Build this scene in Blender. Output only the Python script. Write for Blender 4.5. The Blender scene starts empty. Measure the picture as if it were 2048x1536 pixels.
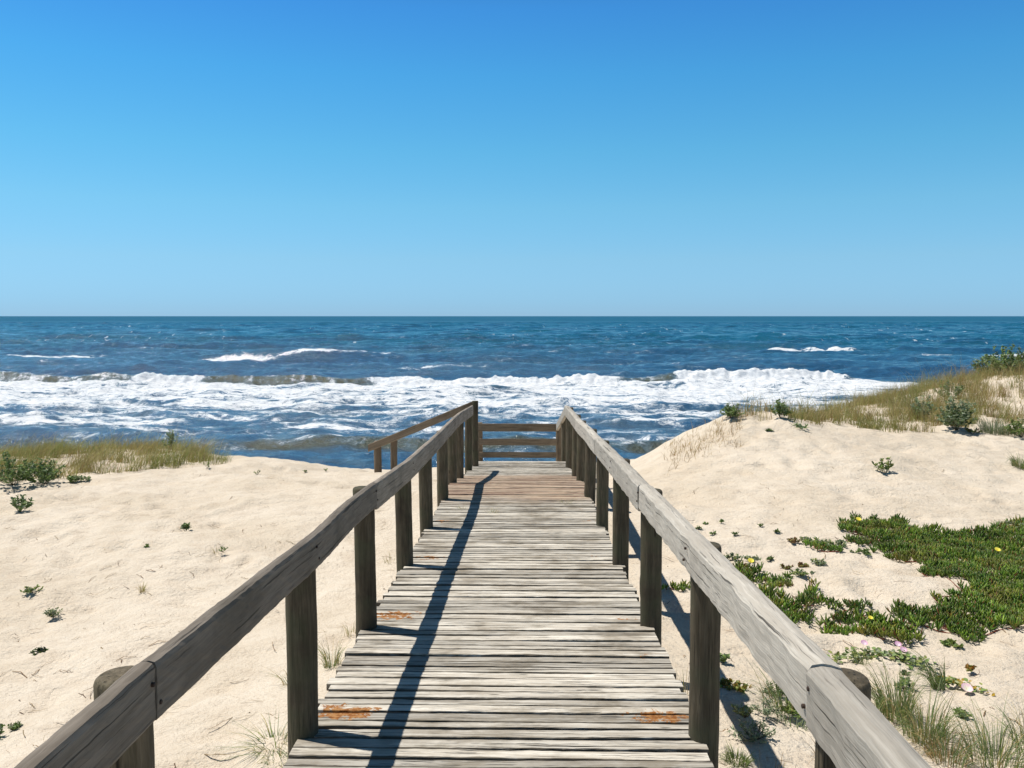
import bpy, math, random
import numpy as np
from mathutils import Vector

rng = np.random.default_rng(7)
random.seed(7)
S = bpy.context.scene
COL = S.collection

# ------------------------------------------------------------------ camera
EYE = 7.0                      # eye height above the sea, metres
CX = 0.10
FPX = 1750.0                   # focal length in photo pixels (2048 wide)
PITCH = math.atan(136 / FPX)
YAW = math.radians(0.95)
cam_d = bpy.data.cameras.new('camera')
cam_d.sensor_width = 36.0
cam_d.lens = 36.0 * FPX / 2048
cam_d.clip_start = 0.05
cam_d.clip_end = 60000
cam = bpy.data.objects.new('camera', cam_d)
COL.objects.link(cam)
cam.location = (CX, 0, EYE)
cam.rotation_euler = (math.pi / 2 - PITCH, 0, YAW)
S.camera = cam

# ------------------------------------------------------------------ sky + sun
SUNV = Vector((-0.42, 0.15, 1.0)).normalized()      # towards the sun
SUN_EL = math.asin(SUNV.z)
SUN_AZ = math.atan2(SUNV.x, SUNV.y)
W = bpy.data.worlds.new('World')
S.world = W
W.use_nodes = True
wn = W.node_tree.nodes; wl = W.node_tree.links
wn.clear()
sky = wn.new('ShaderNodeTexSky')
sky.sky_type = 'NISHITA'
sky.sun_disc = False
sky.sun_elevation = SUN_EL
sky.sun_rotation = SUN_AZ
sky.air_density = 1.0
sky.dust_density = 0.0
sky.ozone_density = 3.0
# sky tint by height above the horizon (the photo's sky is deeper and bluer than the bare model)
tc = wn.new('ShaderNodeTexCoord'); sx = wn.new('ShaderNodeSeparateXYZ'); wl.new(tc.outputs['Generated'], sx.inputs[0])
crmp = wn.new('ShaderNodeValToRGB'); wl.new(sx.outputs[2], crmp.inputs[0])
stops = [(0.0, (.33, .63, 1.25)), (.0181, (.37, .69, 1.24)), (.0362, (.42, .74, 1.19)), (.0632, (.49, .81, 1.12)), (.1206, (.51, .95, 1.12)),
         (.1806, (.43, 1.02, 1.17)), (.2579, (.33, 1.01, 1.27)), (.3224, (.28, .90, 1.31)), (.45, (.22, .36, .43)), (1.0, (.26, .28, .28))]  # top two stops, above the view, darkened and greyed to weaken fill light
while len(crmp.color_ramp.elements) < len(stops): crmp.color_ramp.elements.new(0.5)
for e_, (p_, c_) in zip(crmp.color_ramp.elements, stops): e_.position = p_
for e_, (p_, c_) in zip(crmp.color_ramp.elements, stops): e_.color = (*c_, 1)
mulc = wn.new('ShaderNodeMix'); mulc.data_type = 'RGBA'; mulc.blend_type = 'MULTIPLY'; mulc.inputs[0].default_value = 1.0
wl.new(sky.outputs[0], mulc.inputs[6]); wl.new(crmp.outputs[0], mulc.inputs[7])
bg = wn.new('ShaderNodeBackground')
bg.inputs['Strength'].default_value = 0.11
wo = wn.new('ShaderNodeOutputWorld')
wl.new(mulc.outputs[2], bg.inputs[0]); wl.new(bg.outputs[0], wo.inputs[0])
sun_d = bpy.data.lights.new('sun', 'SUN')
sun_d.energy = 4.9
sun_d.angle = math.radians(0.5)
sun_d.color = (1.0, 0.95, 0.88)
sun = bpy.data.objects.new('sun', sun_d)
COL.objects.link(sun)
sun.rotation_euler = SUNV.to_track_quat('Z', 'Y').to_euler()
sun.location = (0, 0, 30)
S.view_settings.view_transform = 'Standard'
S.view_settings.look = 'None'
S.view_settings.exposure = 0.0
S.view_settings.gamma = 1.0
S.cycles.max_bounces = 6
S.cycles.diffuse_bounces = 3
S.cycles.glossy_bounces = 3
S.cycles.sample_clamp_indirect = 6.0

# ------------------------------------------------------------------ helpers
_cp, _sp = math.cos(PITCH), math.sin(PITCH)
_cy, _sy = math.cos(YAW), math.sin(YAW)

def ray(u, v):
    """direction through photo pixel (u, v), used to read real positions off the photo"""
    x = (u - 1024) / FPX; y = -(v - 768) / FPX
    d = (x, _cp + y * _sp, -_sp + y * _cp)
    return np.array([_cy * d[0] - _sy * d[1], _sy * d[0] + _cy * d[1], d[2]])

def at(u, v, Y):
    d = ray(u, v); t = Y / d[1]
    return (CX + d[0] * t, Y, EYE + d[2] * t)

_perm = {}
def _tab(seed):
    if seed not in _perm:
        r = np.random.default_rng(seed + 1000)
        p = r.permutation(256)
        a = r.uniform(0, 2 * np.pi, 256)
        _perm[seed] = (np.concatenate([p, p]), np.cos(a), np.sin(a))
    return _perm[seed]

def perlin(x, y, seed=0):
    p, gc, gs = _tab(seed)
    x = np.asarray(x, float); y = np.asarray(y, float)
    xi = np.floor(x).astype(int); yi = np.floor(y).astype(int)
    xf = x - xi; yf = y - yi
    xi &= 255; yi &= 255
    u = xf * xf * xf * (xf * (xf * 6 - 15) + 10); v = yf * yf * yf * (yf * (yf * 6 - 15) + 10)
    def g(ix, iy, fx, fy):
        h = p[(p[ix & 255] + iy) & 255]
        return gc[h] * fx + gs[h] * fy
    a = g(xi, yi, xf, yf); b = g(xi + 1, yi, xf - 1, yf)
    c = g(xi, yi + 1, xf, yf - 1); d = g(xi + 1, yi + 1, xf - 1, yf - 1)
    return 1.41 * ((a + u * (b - a)) + v * ((c + u * (d - c)) - (a + u * (b - a))))

def fbm(x, y, seed=0, octv=4, gain=0.5):
    s = 0; a = 1; f = 1
    for i in range(octv):
        s = s + a * perlin(x * f, y * f, seed + i); a *= gain; f *= 2.03
    return s

def sstep(e0, e1, x):
    t = np.clip((x - e0) / (e1 - e0), 0, 1)
    return t * t * (3 - 2 * t)

def make_mesh(name, V, F, mat, parent=None, attrs=None, smooth=False, mats=None, midx=None):
    """V (N,3); F list of index arrays each (M,k); attrs: name -> (N,) float or (N,3) vector/colour"""
    V = np.asarray(V, np.float32)
    me = bpy.data.meshes.new(name)
    F = [np.asarray(f, np.int32) for f in F if len(f)]
    loops = np.concatenate([f.ravel() for f in F])
    sizes = np.concatenate([np.full(len(f), f.shape[1], np.int32) for f in F])
    starts = np.concatenate([[0], np.cumsum(sizes)[:-1]]).astype(np.int32)
    me.vertices.add(len(V)); me.vertices.foreach_set('co', V.ravel())
    me.loops.add(len(loops)); me.loops.foreach_set('vertex_index', loops)
    me.polygons.add(len(sizes)); me.polygons.foreach_set('loop_start', starts)
    try:
        me.polygons.foreach_set('loop_total', sizes)
    except Exception:
        pass
    me.update(calc_edges=True)
    for k, a in (attrs or {}).items():
        a = np.asarray(a, np.float32)
        if a.ndim == 1:
            at_ = me.attributes.new(k, 'FLOAT', 'POINT'); at_.data.foreach_set('value', a)
        else:
            at_ = me.attributes.new(k, 'FLOAT_VECTOR', 'POINT'); at_.data.foreach_set('vector', a.ravel())
    me.polygons.foreach_set('use_smooth', np.full(len(sizes), bool(smooth)))
    for m in (mats or [mat]): me.materials.append(m)
    if midx is not None: me.polygons.foreach_set('material_index', np.asarray(midx, np.int32))
    me.update()
    o = bpy.data.objects.new(name, me)
    COL.objects.link(o)
    if parent is not None:
        o.parent = parent
        o.matrix_parent_inverse = parent.matrix_world.inverted() if False else o.matrix_parent_inverse
    return o

def tag(o, label=None, cat=None, group=None, kind=None):
    if label: o['label'] = label
    if cat: o['category'] = cat
    if group: o['group'] = group
    if kind: o['kind'] = kind
    return o

def empty(name, loc=(0, 0, 0)):
    o = bpy.data.objects.new(name, None); o.empty_display_size = 0.2
    COL.objects.link(o); o.location = loc
    return o

# ------------------------------------------------------------------ materials
class NT:
    def __init__(s, name):
        s.m = bpy.data.materials.new(name); s.m.use_nodes = True
        s.t = s.m.node_tree; s.t.nodes.clear()
        s.out = s.n('ShaderNodeOutputMaterial')
    def n(s, typ, **kw):
        nd = s.t.nodes.new(typ)
        for k, v in kw.items(): setattr(nd, k, v)
        return nd
    def l(s, a, b): s.t.links.new(a, b)
    def val(s, sock, v):
        if hasattr(v, 'is_output'): s.l(v, sock)
        else: sock.default_value = v
    def attr(s, name, vec=False):
        a = s.n('ShaderNodeAttribute'); a.attribute_name = name
        return a.outputs['Vector'] if vec else a.outputs['Fac']
    def math(s, op, a, b=0.0, c=None, clamp=False):
        m = s.n('ShaderNodeMath', operation=op); m.use_clamp = clamp
        s.val(m.inputs[0], a); s.val(m.inputs[1], b)
        if c is not None: s.val(m.inputs[2], c)
        return m.outputs[0]
    def vmul(s, v, sc):
        m = s.n('ShaderNodeVectorMath', operation='MULTIPLY'); s.l(v, m.inputs[0]); m.inputs[1].default_value = sc
        return m.outputs[0]
    def vadd(s, a, b):
        m = s.n('ShaderNodeVectorMath', operation='ADD'); s.l(a, m.inputs[0]); s.val(m.inputs[1], b)
        return m.outputs[0]
    def noise(s, v, scale, detail=3, rough=0.55, dist=0.0):
        m = s.n('ShaderNodeTexNoise'); s.l(v, m.inputs['Vector'])
        m.inputs['Scale'].default_value = scale; m.inputs['Detail'].default_value = detail
        m.inputs['Roughness'].default_value = rough; m.inputs['Distortion'].default_value = dist
        return m.outputs['Fac']
    def noisec(s, v, scale, detail=2):
        m = s.n('ShaderNodeTexNoise'); s.l(v, m.inputs['Vector'])
        m.inputs['Scale'].default_value = scale; m.inputs['Detail'].default_value = detail
        return m.outputs['Color']
    def ramp(s, f, e0, e1, a=0.0, b=1.0):
        m = s.n('ShaderNodeMapRange', interpolation_type='SMOOTHSTEP'); s.val(m.inputs['Value'], f)
        s.val(m.inputs['From Min'], e0); s.val(m.inputs['From Max'], e1)
        s.val(m.inputs['To Min'], a); s.val(m.inputs['To Max'], b)
        return m.outputs[0]
    def mix(s, f, a, b, mode='MIX'):
        m = s.n('ShaderNodeMix', data_type='RGBA', blend_type=mode)
        s.val(m.inputs[0], f)
        for i, x in ((6, a), (7, b)):
            if isinstance(x, tuple): m.inputs[i].default_value = (*x, 1) if len(x) == 3 else x
            else: s.l(x, m.inputs[i])
        return m.outputs[2]
    def bump(s, h, strength, dist, normal=None):
        b = s.n('ShaderNodeBump'); b.inputs['Strength'].default_value = strength
        b.inputs['Distance'].default_value = dist; s.l(h, b.inputs['Height'])
        if normal is not None: s.l(normal, b.inputs['Normal'])
        return b.outputs[0]
    def principled(s, col, rough=0.6, spec=0.5, normal=None, **kw):
        p = s.n('ShaderNodeBsdfPrincipled')
        if isinstance(col, tuple): p.inputs['Base Color'].default_value = (*col, 1)
        else: s.l(col, p.inputs['Base Color'])
        s.val(p.inputs['Roughness'], rough); s.val(p.inputs['Specular IOR Level'], spec)
        if normal is not None: s.l(normal, p.inputs['Normal'])
        for k, v in kw.items(): s.val(p.inputs[k.replace('_', ' ')], v)
        return p
    def done(s, sh):
        s.l(sh.outputs[0] if hasattr(sh, 'outputs') else sh, s.out.inputs[0]); return s.m
    def pos(s):
        return s.n('ShaderNodeNewGeometry').outputs['Position']

# ---- sand
def mat_sand():
    t = NT('dry_sand'); P = t.pos()
    big = t.noise(P, 0.9, 4); mid = t.noise(P, 6, 4, 0.6); fine = t.noise(P, 160, 3, 0.7); fine2 = t.noise(P, 45, 4, 0.65)
    wet = t.attr('wet')
    c = t.mix(t.ramp(big, 0.35, 0.65), (0.685, 0.590, 0.460), (0.750, 0.658, 0.530))
    c = t.mix(t.ramp(mid, 0.40, 0.72, 0.0, 0.35), c, (0.56, 0.45, 0.33))
    c = t.mix(t.ramp(fine, 0.52, 0.75, 0.0, 0.45), c, (0.40, 0.31, 0.22))
    c = t.mix(t.ramp(fine2, 0.60, 0.74, 0.0, 0.35), c, (0.36, 0.28, 0.21))
    vs = t.n('ShaderNodeTexVoronoi'); t.l(P, vs.inputs['Vector']); vs.inputs['Scale'].default_value = 14
    c = t.mix(t.math('MULTIPLY', t.ramp(vs.outputs['Distance'], 0.035, 0.075, 1.0, 0.0), t.ramp(t.noise(P, 2.2, 3), 0.45, 0.6)), c, (0.20, 0.13, 0.09))
    c = t.mix(wet, c, (0.20, 0.155, 0.11))
    h1 = t.noise(t.vmul(P, (1, 1.5, 1)), 7, 5, 0.6)
    n = t.bump(h1, 0.7, 0.05)
    n = t.bump(t.noise(P, 30, 4, 0.65), 0.9, 0.022, n)
    n = t.bump(fine, 0.35, 0.006, n)
    return t.done(t.principled(c, 0.95, 0.15, n))

# ---- wood
def mat_wood(name, light, mid, dark, crack=0.5, green=0.0, bump=1.0, lich=False, sandy=False, ringy=0.0, gx_=2.2, g3s=.75, edges=False):
    t = NT(name)
    wc = t.attr('wc', True)          # x along the grain, y and z across it
    pr = t.attr('pr')                # per-board random
    P = t.pos()
    g1 = t.noise(t.vmul(wc, (gx_ * 1.0, 55, 55)), 1.0, 6, 0.66)
    g2 = t.noise(t.vmul(wc, (5.0, 190, 190)), 1.0, 4, 0.6)
    g3 = t.noise(t.vmul(wc, (1.2, 16, 16)), 1.0, 4, 0.6, 0.6)
    blot = t.noise(P, 2.3, 5, 0.62)
    c = t.mix(t.ramp(g1, 0.36, 0.66), mid, light)
    c = t.mix(t.ramp(g3, 0.46, 0.70, 0.0, g3s), c, mid)
    c = t.mix(t.ramp(blot, 0.48, 0.68, 0.0, 0.7), c, dark)
    if ringy:
        w = t.n('ShaderNodeTexWave', wave_type='BANDS', bands_direction='Z'); t.l(t.vmul(wc, (.35, .6, 1)), w.inputs['Vector'])
        w.inputs['Scale'].default_value = 42; w.inputs['Distortion'].default_value = 7; w.inputs['Detail'].default_value = 2
        w.inputs['Detail Scale'].default_value = 0.10
        c = t.mix(t.math('MULTIPLY', t.ramp(w.outputs['Fac'], 0.15, 0.6, 1.0, 0.0), ringy), c, mid)
    br = t.ramp(pr, 0.0, 1.0, 0.62, 1.12)
    c = t.mix(1.0, c, t.n('ShaderNodeCombineColor').outputs[0], 'MULTIPLY') if False else c
    hv = t.n('ShaderNodeHueSaturation'); t.l(c, hv.inputs['Color']); t.l(br, hv.inputs['Value']); c = hv.outputs[0]
    cr = t.ramp(t.noise(t.vmul(wc, (3.0, 110, 110)), 1.0, 3, 0.7), 0.60, 0.68)
    cr2 = t.ramp(t.noise(t.vmul(wc, (1.3, 70, 70)), 1.0, 2, 0.5), 0.655, 0.70)
    crk = t.math('MAXIMUM', t.math('MULTIPLY', cr, crack), t.math('MULTIPLY', cr2, min(1, crack * 1.5)))
    c = t.mix(crk, c, tuple(x * 0.16 for x in dark))
    c = t.mix(t.ramp(g2, 0.52, 0.72, 0.0, 0.45), c, tuple(x * 0.55 for x in mid))
    if green:
        c = t.mix(t.math('MULTIPLY', t.ramp(t.noise(P, 5, 3), 0.42, 0.66), green), c, (0.075, 0.085, 0.045))
    if edges:
        er = t.math('ABSOLUTE', t.attr('ed'))
        ev = t.math('ADD', er, t.math('MULTIPLY', t.math('SUBTRACT', t.noise(t.vmul(wc, (3.0, 2.0, 2.0)), 1.0, 4, 0.7), .5), 0.9))
        c = t.mix(t.ramp(ev, 0.82, 1.0, 0.0, 0.85), c, tuple(x * 0.35 for x in dark))
        grime = t.noise(t.vmul(P, (1.6, 3.0, 1.0)), 1.6, 5, 0.68)
        c = t.mix(t.ramp(grime, 0.52, 0.68, 0.0, 0.5), c, (0.20, 0.165, 0.11))
    # small nail and knot spots
    v = t.n('ShaderNodeTexVoronoi'); t.l(t.vmul(wc, (1.0, 4.0, 4.0)), v.inputs['Vector']); v.inputs['Scale'].default_value = 2.2
    kn = t.ramp(v.outputs['Distance'], 0.035, 0.075, 0.75, 0.0)
    c = t.mix(kn, c, tuple(x * 0.3 for x in dark))
    if sandy:
        sd = t.attr('sandy')
        c = t.mix(t.math('MULTIPLY', sd, t.ramp(g1, 0.30, 0.56, 0.45, 1.0)), c,
                  t.mix(t.ramp(g3, 0.35, 0.62), (0.22, 0.125, 0.085), (0.52, 0.40, 0.28)))
    if lich:
        li = t.attr('lich')
        ln = t.noise(P, 22, 6, 0.74)
        lm = t.ramp(t.math('ADD', t.math('MULTIPLY', ln, 1.0), t.math('MULTIPLY', li, 0.46)), 0.80, 0.84)
        lm = t.math('MULTIPLY', lm, t.ramp(li, 0.02, 0.2))
        c = t.mix(lm, c, t.mix(t.ramp(t.noise(P, 60, 3), 0.4, 0.6), (0.27, 0.10, 0.022), (0.42, 0.21, 0.075)))
    hgt = t.math('SUBTRACT', t.math('ADD', t.math('MULTIPLY', g1, 0.6), t.math('MULTIPLY', g2, 0.4)), t.math('MULTIPLY', crk, 0.8))
    n = t.bump(hgt, 0.8 * bump, 0.006)
    return t.done(t.principled(c, 0.82, 0.25, n))

# ---- leaves / blades: colour from attribute, a little translucency
def mat_leaf(name, rough=0.5, trans=0.3, spec=0.4):
    t = NT(name)
    c = t.attr('tint', True)
    P = t.pos()
    c = t.mix(t.ramp(t.noise(P, 25, 2), 0.3, 0.7, 0.0, 0.3), c, (0.05, 0.06, 0.02))
    p = t.principled(c, rough, spec)
    tr = t.n('ShaderNodeBsdfTranslucent'); t.l(c, tr.inputs[0])
    mx = t.n('ShaderNodeMixShader'); mx.inputs[0].default_value = trans
    t.l(p.outputs[0], mx.inputs[1]); t.l(tr.outputs[0], mx.inputs[2])
    return t.done(mx)

# ---- sea
def mat_sea():
    t = NT('sea_water'); P = t.pos()
    foam = t.attr('foam'); silt = t.attr('silt'); near = t.attr('near')
    # lacy foam pattern
    warp = t.vadd(P, t.vmul(t.noisec(P, 0.45, 3), (2.2, 2.2, 0.0)))
    a = t.noise(t.vmul(warp, (0.55, 1.0, 0.0)), 1.0, 7, 0.72, 0.3)
    rid = t.math('ABSOLUTE', t.math('SUBTRACT', t.noise(t.vmul(warp, (0.7, 1.0, 0.0)), 0.9, 5, 0.62), 0.5))
    lace = t.ramp(rid, 0.0, 0.16, 1.0, 0.0)
    rid2 = t.math('ABSOLUTE', t.math('SUBTRACT', t.noise(t.vmul(warp, (1.0, 1.0, 0.0)), 3.6, 4, 0.66), 0.5))
    lace2 = t.ramp(rid2, 0.0, 0.14, 1.0, 0.0)
    pat = t.math('ADD', t.math('MULTIPLY', a, 0.85), t.math('ADD', t.math('MULTIPLY', lace, 0.16), t.math('MULTIPLY', lace2, 0.12)))
    # foam where pattern exceeds 1 - density
    thr = t.math('SUBTRACT', 1.0, foam)
    fm = t.ramp(pat, t.math('SUBTRACT', thr, 0.05), t.math('ADD', thr, 0.15))
    # scattered whitecaps offshore
    far = t.ramp(near, 0.0, 1.0, 1.0, 0.0)
    wcap = t.noise(t.vmul(P, (0.30, 0.06, 0.0)), 1.0, 4, 0.76)
    wsel = t.noise(t.vmul(P, (0.018, 0.006, 0.0)), 1.0, 2)
    wm = t.math('MULTIPLY', t.ramp(t.math('ADD', wcap, t.math('MULTIPLY', wsel, 0.22)), 0.745, 0.81), far)
    fm = t.math('MAXIMUM', fm, t.math('MULTIPLY', wm, 0.75), clamp=True)
    spk = t.noise(t.vmul(P, (0.9, 0.05, 0.0)), 1.0, 3, 0.7)  # finer pale specks: glints painted in among the small whitecaps
    spm = t.math('MULTIPLY', t.ramp(t.math('ADD', spk, t.math('MULTIPLY', wsel, 0.20)), 0.775, 0.84), far)
    fm = t.math('MAXIMUM', fm, t.math('MULTIPLY', spm, 0.55), clamp=True)
    # water body colour
    pb = t.noise(t.vmul(P, (0.02, 0.05, 0.0)), 1.0, 4, 0.6)
    sepy = t.n('ShaderNodeSeparateXYZ'); t.l(P, sepy.inputs[0])
    dcol = t.ramp(sepy.outputs[1], 60, 260)
    c = t.mix(dcol, (0.038, 0.112, 0.205), (0.010, 0.105, 0.175))
    c = t.mix(t.ramp(pb, 0.42, 0.62, 0.0, 0.6), c, (0.010, 0.052, 0.120))
    c = t.mix(silt, c, (0.085, 0.090, 0.052))
    c = t.mix(t.ramp(t.math('ADD', pat, foam), 0.75, 1.05, 0.0, 0.45), c, (0.16, 0.27, 0.36))
    w1 = t.noise(t.vmul(P, (0.7, 1.0, 0.0)), 0.8, 5, 0.65)
    w2 = t.noise(t.vmul(P, (0.8, 1.0, 0.0)), 4.0, 4, 0.65)
    nrm = t.bump(w1, 1.0, 0.5)
    nrm = t.bump(w2, 1.0, 0.09, nrm)
    nrm = t.bump(t.noise(t.vmul(P, (1.0, 1.0, 0.0)), 11.0, 2, 0.6), 0.8, 0.03, nrm)
    rg = t.ramp(sepy.outputs[1], 60, 1500, 0.10, 0.42)
    sp = t.ramp(sepy.outputs[1], 100, 1500, 0.5, 0.10)
    water = t.principled(c, rg, sp, nrm, IOR=1.33)
    fh = t.noise(t.vmul(P, (0.7, 1.0, 1.0)), 2.5, 6, 0.7)
    fn = t.bump(fh, 0.9, 0.12)
    fc = t.mix(t.ramp(fh, 0.35, 0.6), (0.52, 0.56, 0.60), (0.80, 0.82, 0.83))
    fo = t.principled(fc, 0.9, 0.1, fn)
    mx = t.n('ShaderNodeMixShader'); t.l(fm, mx.inputs[0]); t.l(water.outputs[0], mx.inputs[1]); t.l(fo.outputs[0], mx.inputs[2])
    return t.done(mx)

M_SAND = mat_sand()
M_DECK = mat_wood('weathered_deck_wood', (0.76, 0.71, 0.61), (0.47, 0.42, 0.34), (0.21, 0.17, 0.115), 0.95, lich=True, sandy=True, bump=1.2, gx_=3.0, edges=True)
M_POST = mat_wood('round_post_wood', (0.185, 0.150, 0.100), (0.10, 0.08, 0.05), (0.055, 0.043, 0.027), 0.55, green=0.45, gx_=5.0)
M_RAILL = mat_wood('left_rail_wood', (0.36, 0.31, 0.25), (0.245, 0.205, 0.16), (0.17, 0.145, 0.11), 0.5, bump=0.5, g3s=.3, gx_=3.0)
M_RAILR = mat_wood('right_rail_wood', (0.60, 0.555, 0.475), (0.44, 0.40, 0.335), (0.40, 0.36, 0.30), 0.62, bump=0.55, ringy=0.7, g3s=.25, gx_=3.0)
M_RAILF = mat_wood('brown_board_wood', (0.30, 0.235, 0.16), (0.20, 0.15, 0.10), (0.13, 0.10, 0.065), 0.35)
M_GRASS = mat_leaf('grass_blades', 0.55, 0.35, 0.3)
M_LEAF = mat_leaf('broad_leaves', 0.5, 0.25, 0.4)
M_ICE = mat_leaf('succulent_leaves', 0.35, 0.12, 0.5)
M_SEA = mat_sea()

# ------------------------------------------------------------------ profiles along the boardwalk (heights relative to the eye)
DY = [-4, 0, 3.28, 4.72, 6.25, 7.75, 8.9, 10.3, 12.5, 14.35, 15.6]
DH = [-1.60, -1.625, -1.678, -1.745, -1.84, -1.925, -1.985, -2.0, -2.30, -2.50, -2.61]
def deck_h(y): return np.interp(y, DY, DH)

# ------------------------------------------------------------------ ground
ctrl = []
def cw(x, y, h): ctrl.append((x, y, h))
def cpx(u, v, Y):
    p = at(u, v, Y); ctrl.append((p[0], p[1], p[2] - EYE))
for y, h in ((-6, -2.05), (-2, -2.05), (2, -2.05), (5, -2.1), (8, -2.2), (10, -2.13), (11.5, -2.25), (13, -2.5), (15, -2.85), (18, -3.55)):
    cw(-1.0, y, h); cw(1.05, y, h)
for x in (-12, 12, -30, 30): cw(x, -6, -2.3)
for u, v, Y in [(0, 1500, 4.5), (300, 1300, 5.9), (0, 1250, 6.5), (0, 1000, 11.0), (300, 1000, 10.8), (600, 1000, 10.4), (600, 1200, 6.9),
                (0, 955, 13.0), (200, 950, 13.2), (450, 928, 14.0), (570, 926, 14.2), (640, 945, 14.0), (700, 950, 13.8), (760, 952, 13.8), (860, 956, 13.5),
                (470, 925, 14.6),
                (100, 908, 17.5), (300, 902, 17.5), (-400, 930, 16), (-400, 1100, 8.5),
                (1255, 937, 14), (1300, 906, 14), (1350, 880, 14), (1400, 858, 14.2), (1440, 839, 14.3), (1500, 828, 14.6), (1560, 838, 15.0),
                (1500, 950, 11.2), (1350, 1000, 10.3), (1500, 1000, 10.0), (1500, 1100, 8.0), (1800, 900, 13), (1800, 1000, 10.2), (1950, 860, 15),
                (2048, 840, 17.5), (1700, 838, 17), (1640, 845, 15.8), (1700, 815, 21), (1850, 784, 24), (2048, 760, 26), (2048, 1200, 7.0), (2048, 1500, 4.6),
                (1500, 1300, 5.7), (1600, 1000, 10.0), (2300, 900, 14), (2400, 740, 26), (1900, 1100, 8.4)]:
    cpx(u, v, Y)
for x in (-35, -22, -12, -5, 0, 3): cw(x, 22.5, -4.0)
for x in (6, 9): cw(x, 27, -4.2)
for x in (14, 22, 35): cw(x, 33, -4.6)
for x in (-35, -18, -6, 3, 12, 20, 35): cw(x, 40, -7.05); cw(x, 52, -8.2)
ctrl = np.array(ctrl)
def _tpsk(r2): return np.where(r2 > 1e-9, 0.5 * r2 * np.log(np.maximum(r2, 1e-9)), 0)
_n = len(ctrl)
_d = ((ctrl[:, None, :2] - ctrl[None, :, :2]) ** 2).sum(-1)
_K = _tpsk(_d) + np.eye(_n) * 0.02
_P = np.c_[np.ones(_n), ctrl[:, :2]]
_A = np.block([[_K, _P], [_P.T, np.zeros((3, 3))]])
_w = np.linalg.solve(_A, np.r_[ctrl[:, 2], 0, 0, 0])
def tps(x, y):
    s = _w[_n] + _w[_n + 1] * x + _w[_n + 2] * y
    for i in range(_n):
        s = s + _w[i] * _tpsk((x - ctrl[i, 0]) ** 2 + (y - ctrl[i, 1]) ** 2)
    return s
_dr = np.random.default_rng(5)
dimples = [(_dr.uniform(-8, 9), _dr.uniform(3, 14), _dr.uniform(.07, .16), _dr.uniform(.014, .042), _dr.uniform(0, 3.14)) for _ in range(620)]
def ground_h(x, y):
    x = np.asarray(x, float); y = np.asarray(y, float)
    xc = 36 * np.tanh(x / 36.0); yc = np.clip(y, -6, 56)
    xc = np.where(np.abs(x) < 20, x, np.sign(x) * (20 + 14 * np.tanh((np.abs(x) - 20) / 14)))
    h = tps(xc, yc)
    h = h + 1.2 * sstep(25, 90, np.abs(x)) * fbm(x / 22, y / 22, 40, 3) * sstep(40, 25, y)
    land = sstep(34, 22, y)
    off = sstep(0.9, 2.2, np.abs(x))
    h = h + land * off * (0.060 * fbm(x / 1.5, y / 1.1, 11, 3) + 0.030 * fbm(x / 0.45, y / 0.32, 15, 3))
    h = h + land * (0.02 * perlin(x / 0.8, y / 0.6, 19))
    # keep the sand under the walkway boards
    d = deck_h(y) - 0.10 + 0.075 * sstep(8.7, 9.6, y) * sstep(13.2, 12.0, y)
    k = sstep(1.25, 0.85, np.abs(x)) * sstep(15.9, 15.5, y)
    h = np.where(k > 0, h + k * (np.minimum(h, d) - h), h)
    k2 = sstep(-3.4, -2.6, x) * sstep(1.4, 1.0, x) * sstep(15.4, 16.0, y) * sstep(21, 18, y)
    h = h + k2 * (np.minimum(h, -3.5 - 0.3 * sstep(-.8, -3, x)) - h)
    return h

def grow(a, step0, end, k=1.06):
    out = [a]; s = step0
    while abs(out[-1]) < abs(end):
        s *= k; out.append(out[-1] + s * np.sign(end))
    return np.array(out[1:])
gx = np.concatenate([grow(-9, .055, -400)[::-1], np.arange(-9, 11.001, 0.055), grow(11, .055, 400)])
gy = np.concatenate([grow(2.6, .055, -60)[::-1] if False else np.concatenate([np.linspace(-60, -4, 40), np.linspace(-3.8, 2.6, 40)]), np.arange(2.65, 18, .055), np.arange(18, 30, .14), np.arange(30, 62, 0.5)])
GX, GY = np.meshgrid(gx, gy)
GH = ground_h(GX, GY)
for (dx, dy, r, dep, an) in dimples:
    m0 = (np.abs(gx - dx) < 4 * r); m1 = (np.abs(gy - dy) < 4 * r)
    if abs(dx) < 1.1: continue
    sub = np.ix_(m1, m0)
    ax = GX[sub] - dx; ay = GY[sub] - dy
    c, s = math.cos(an), math.sin(an)
    q = ((ax * c + ay * s) / (r * 1.6)) ** 2 + ((-ax * s + ay * c) / r) ** 2
    GH[sub] -= dep * (np.exp(-q) - 0.45 * np.exp(-(np.sqrt(q) - 1.4) ** 2 * 3))
def grid_faces(nr, nc):
    i = np.arange(nr * nc).reshape(nr, nc)
    return np.stack([i[:-1, :-1].ravel(), i[:-1, 1:].ravel(), i[1:, 1:].ravel(), i[1:, :-1].ravel()], 1)
wet = sstep(-6.2, -6.8, GH)
ground = make_mesh('sand', np.stack([GX.ravel(), GY.ravel(), GH.ravel() + EYE], 1), [grid_faces(len(gy), len(gx))], M_SAND,
                   attrs={'wet': wet.ravel()}, smooth=True)
tag(ground, kind='structure')

def hit(u, v):
    """where the view ray through photo pixel (u,v) meets the sand"""
    d = ray(u, v)
    Y = np.concatenate([np.arange(2.0, 12, .02), np.arange(12, 40, .04)])
    t = Y / d[1]
    x = CX + d[0] * t; h = d[2] * t
    g = ground_h(x, Y)
    k = np.where(h < g)[0]
    i = k[0] if len(k) else len(Y) - 1
    return np.array([x[i], Y[i], g[i] + EYE])
def gz(x, y): return ground_h(x, y) + EYE

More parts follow.
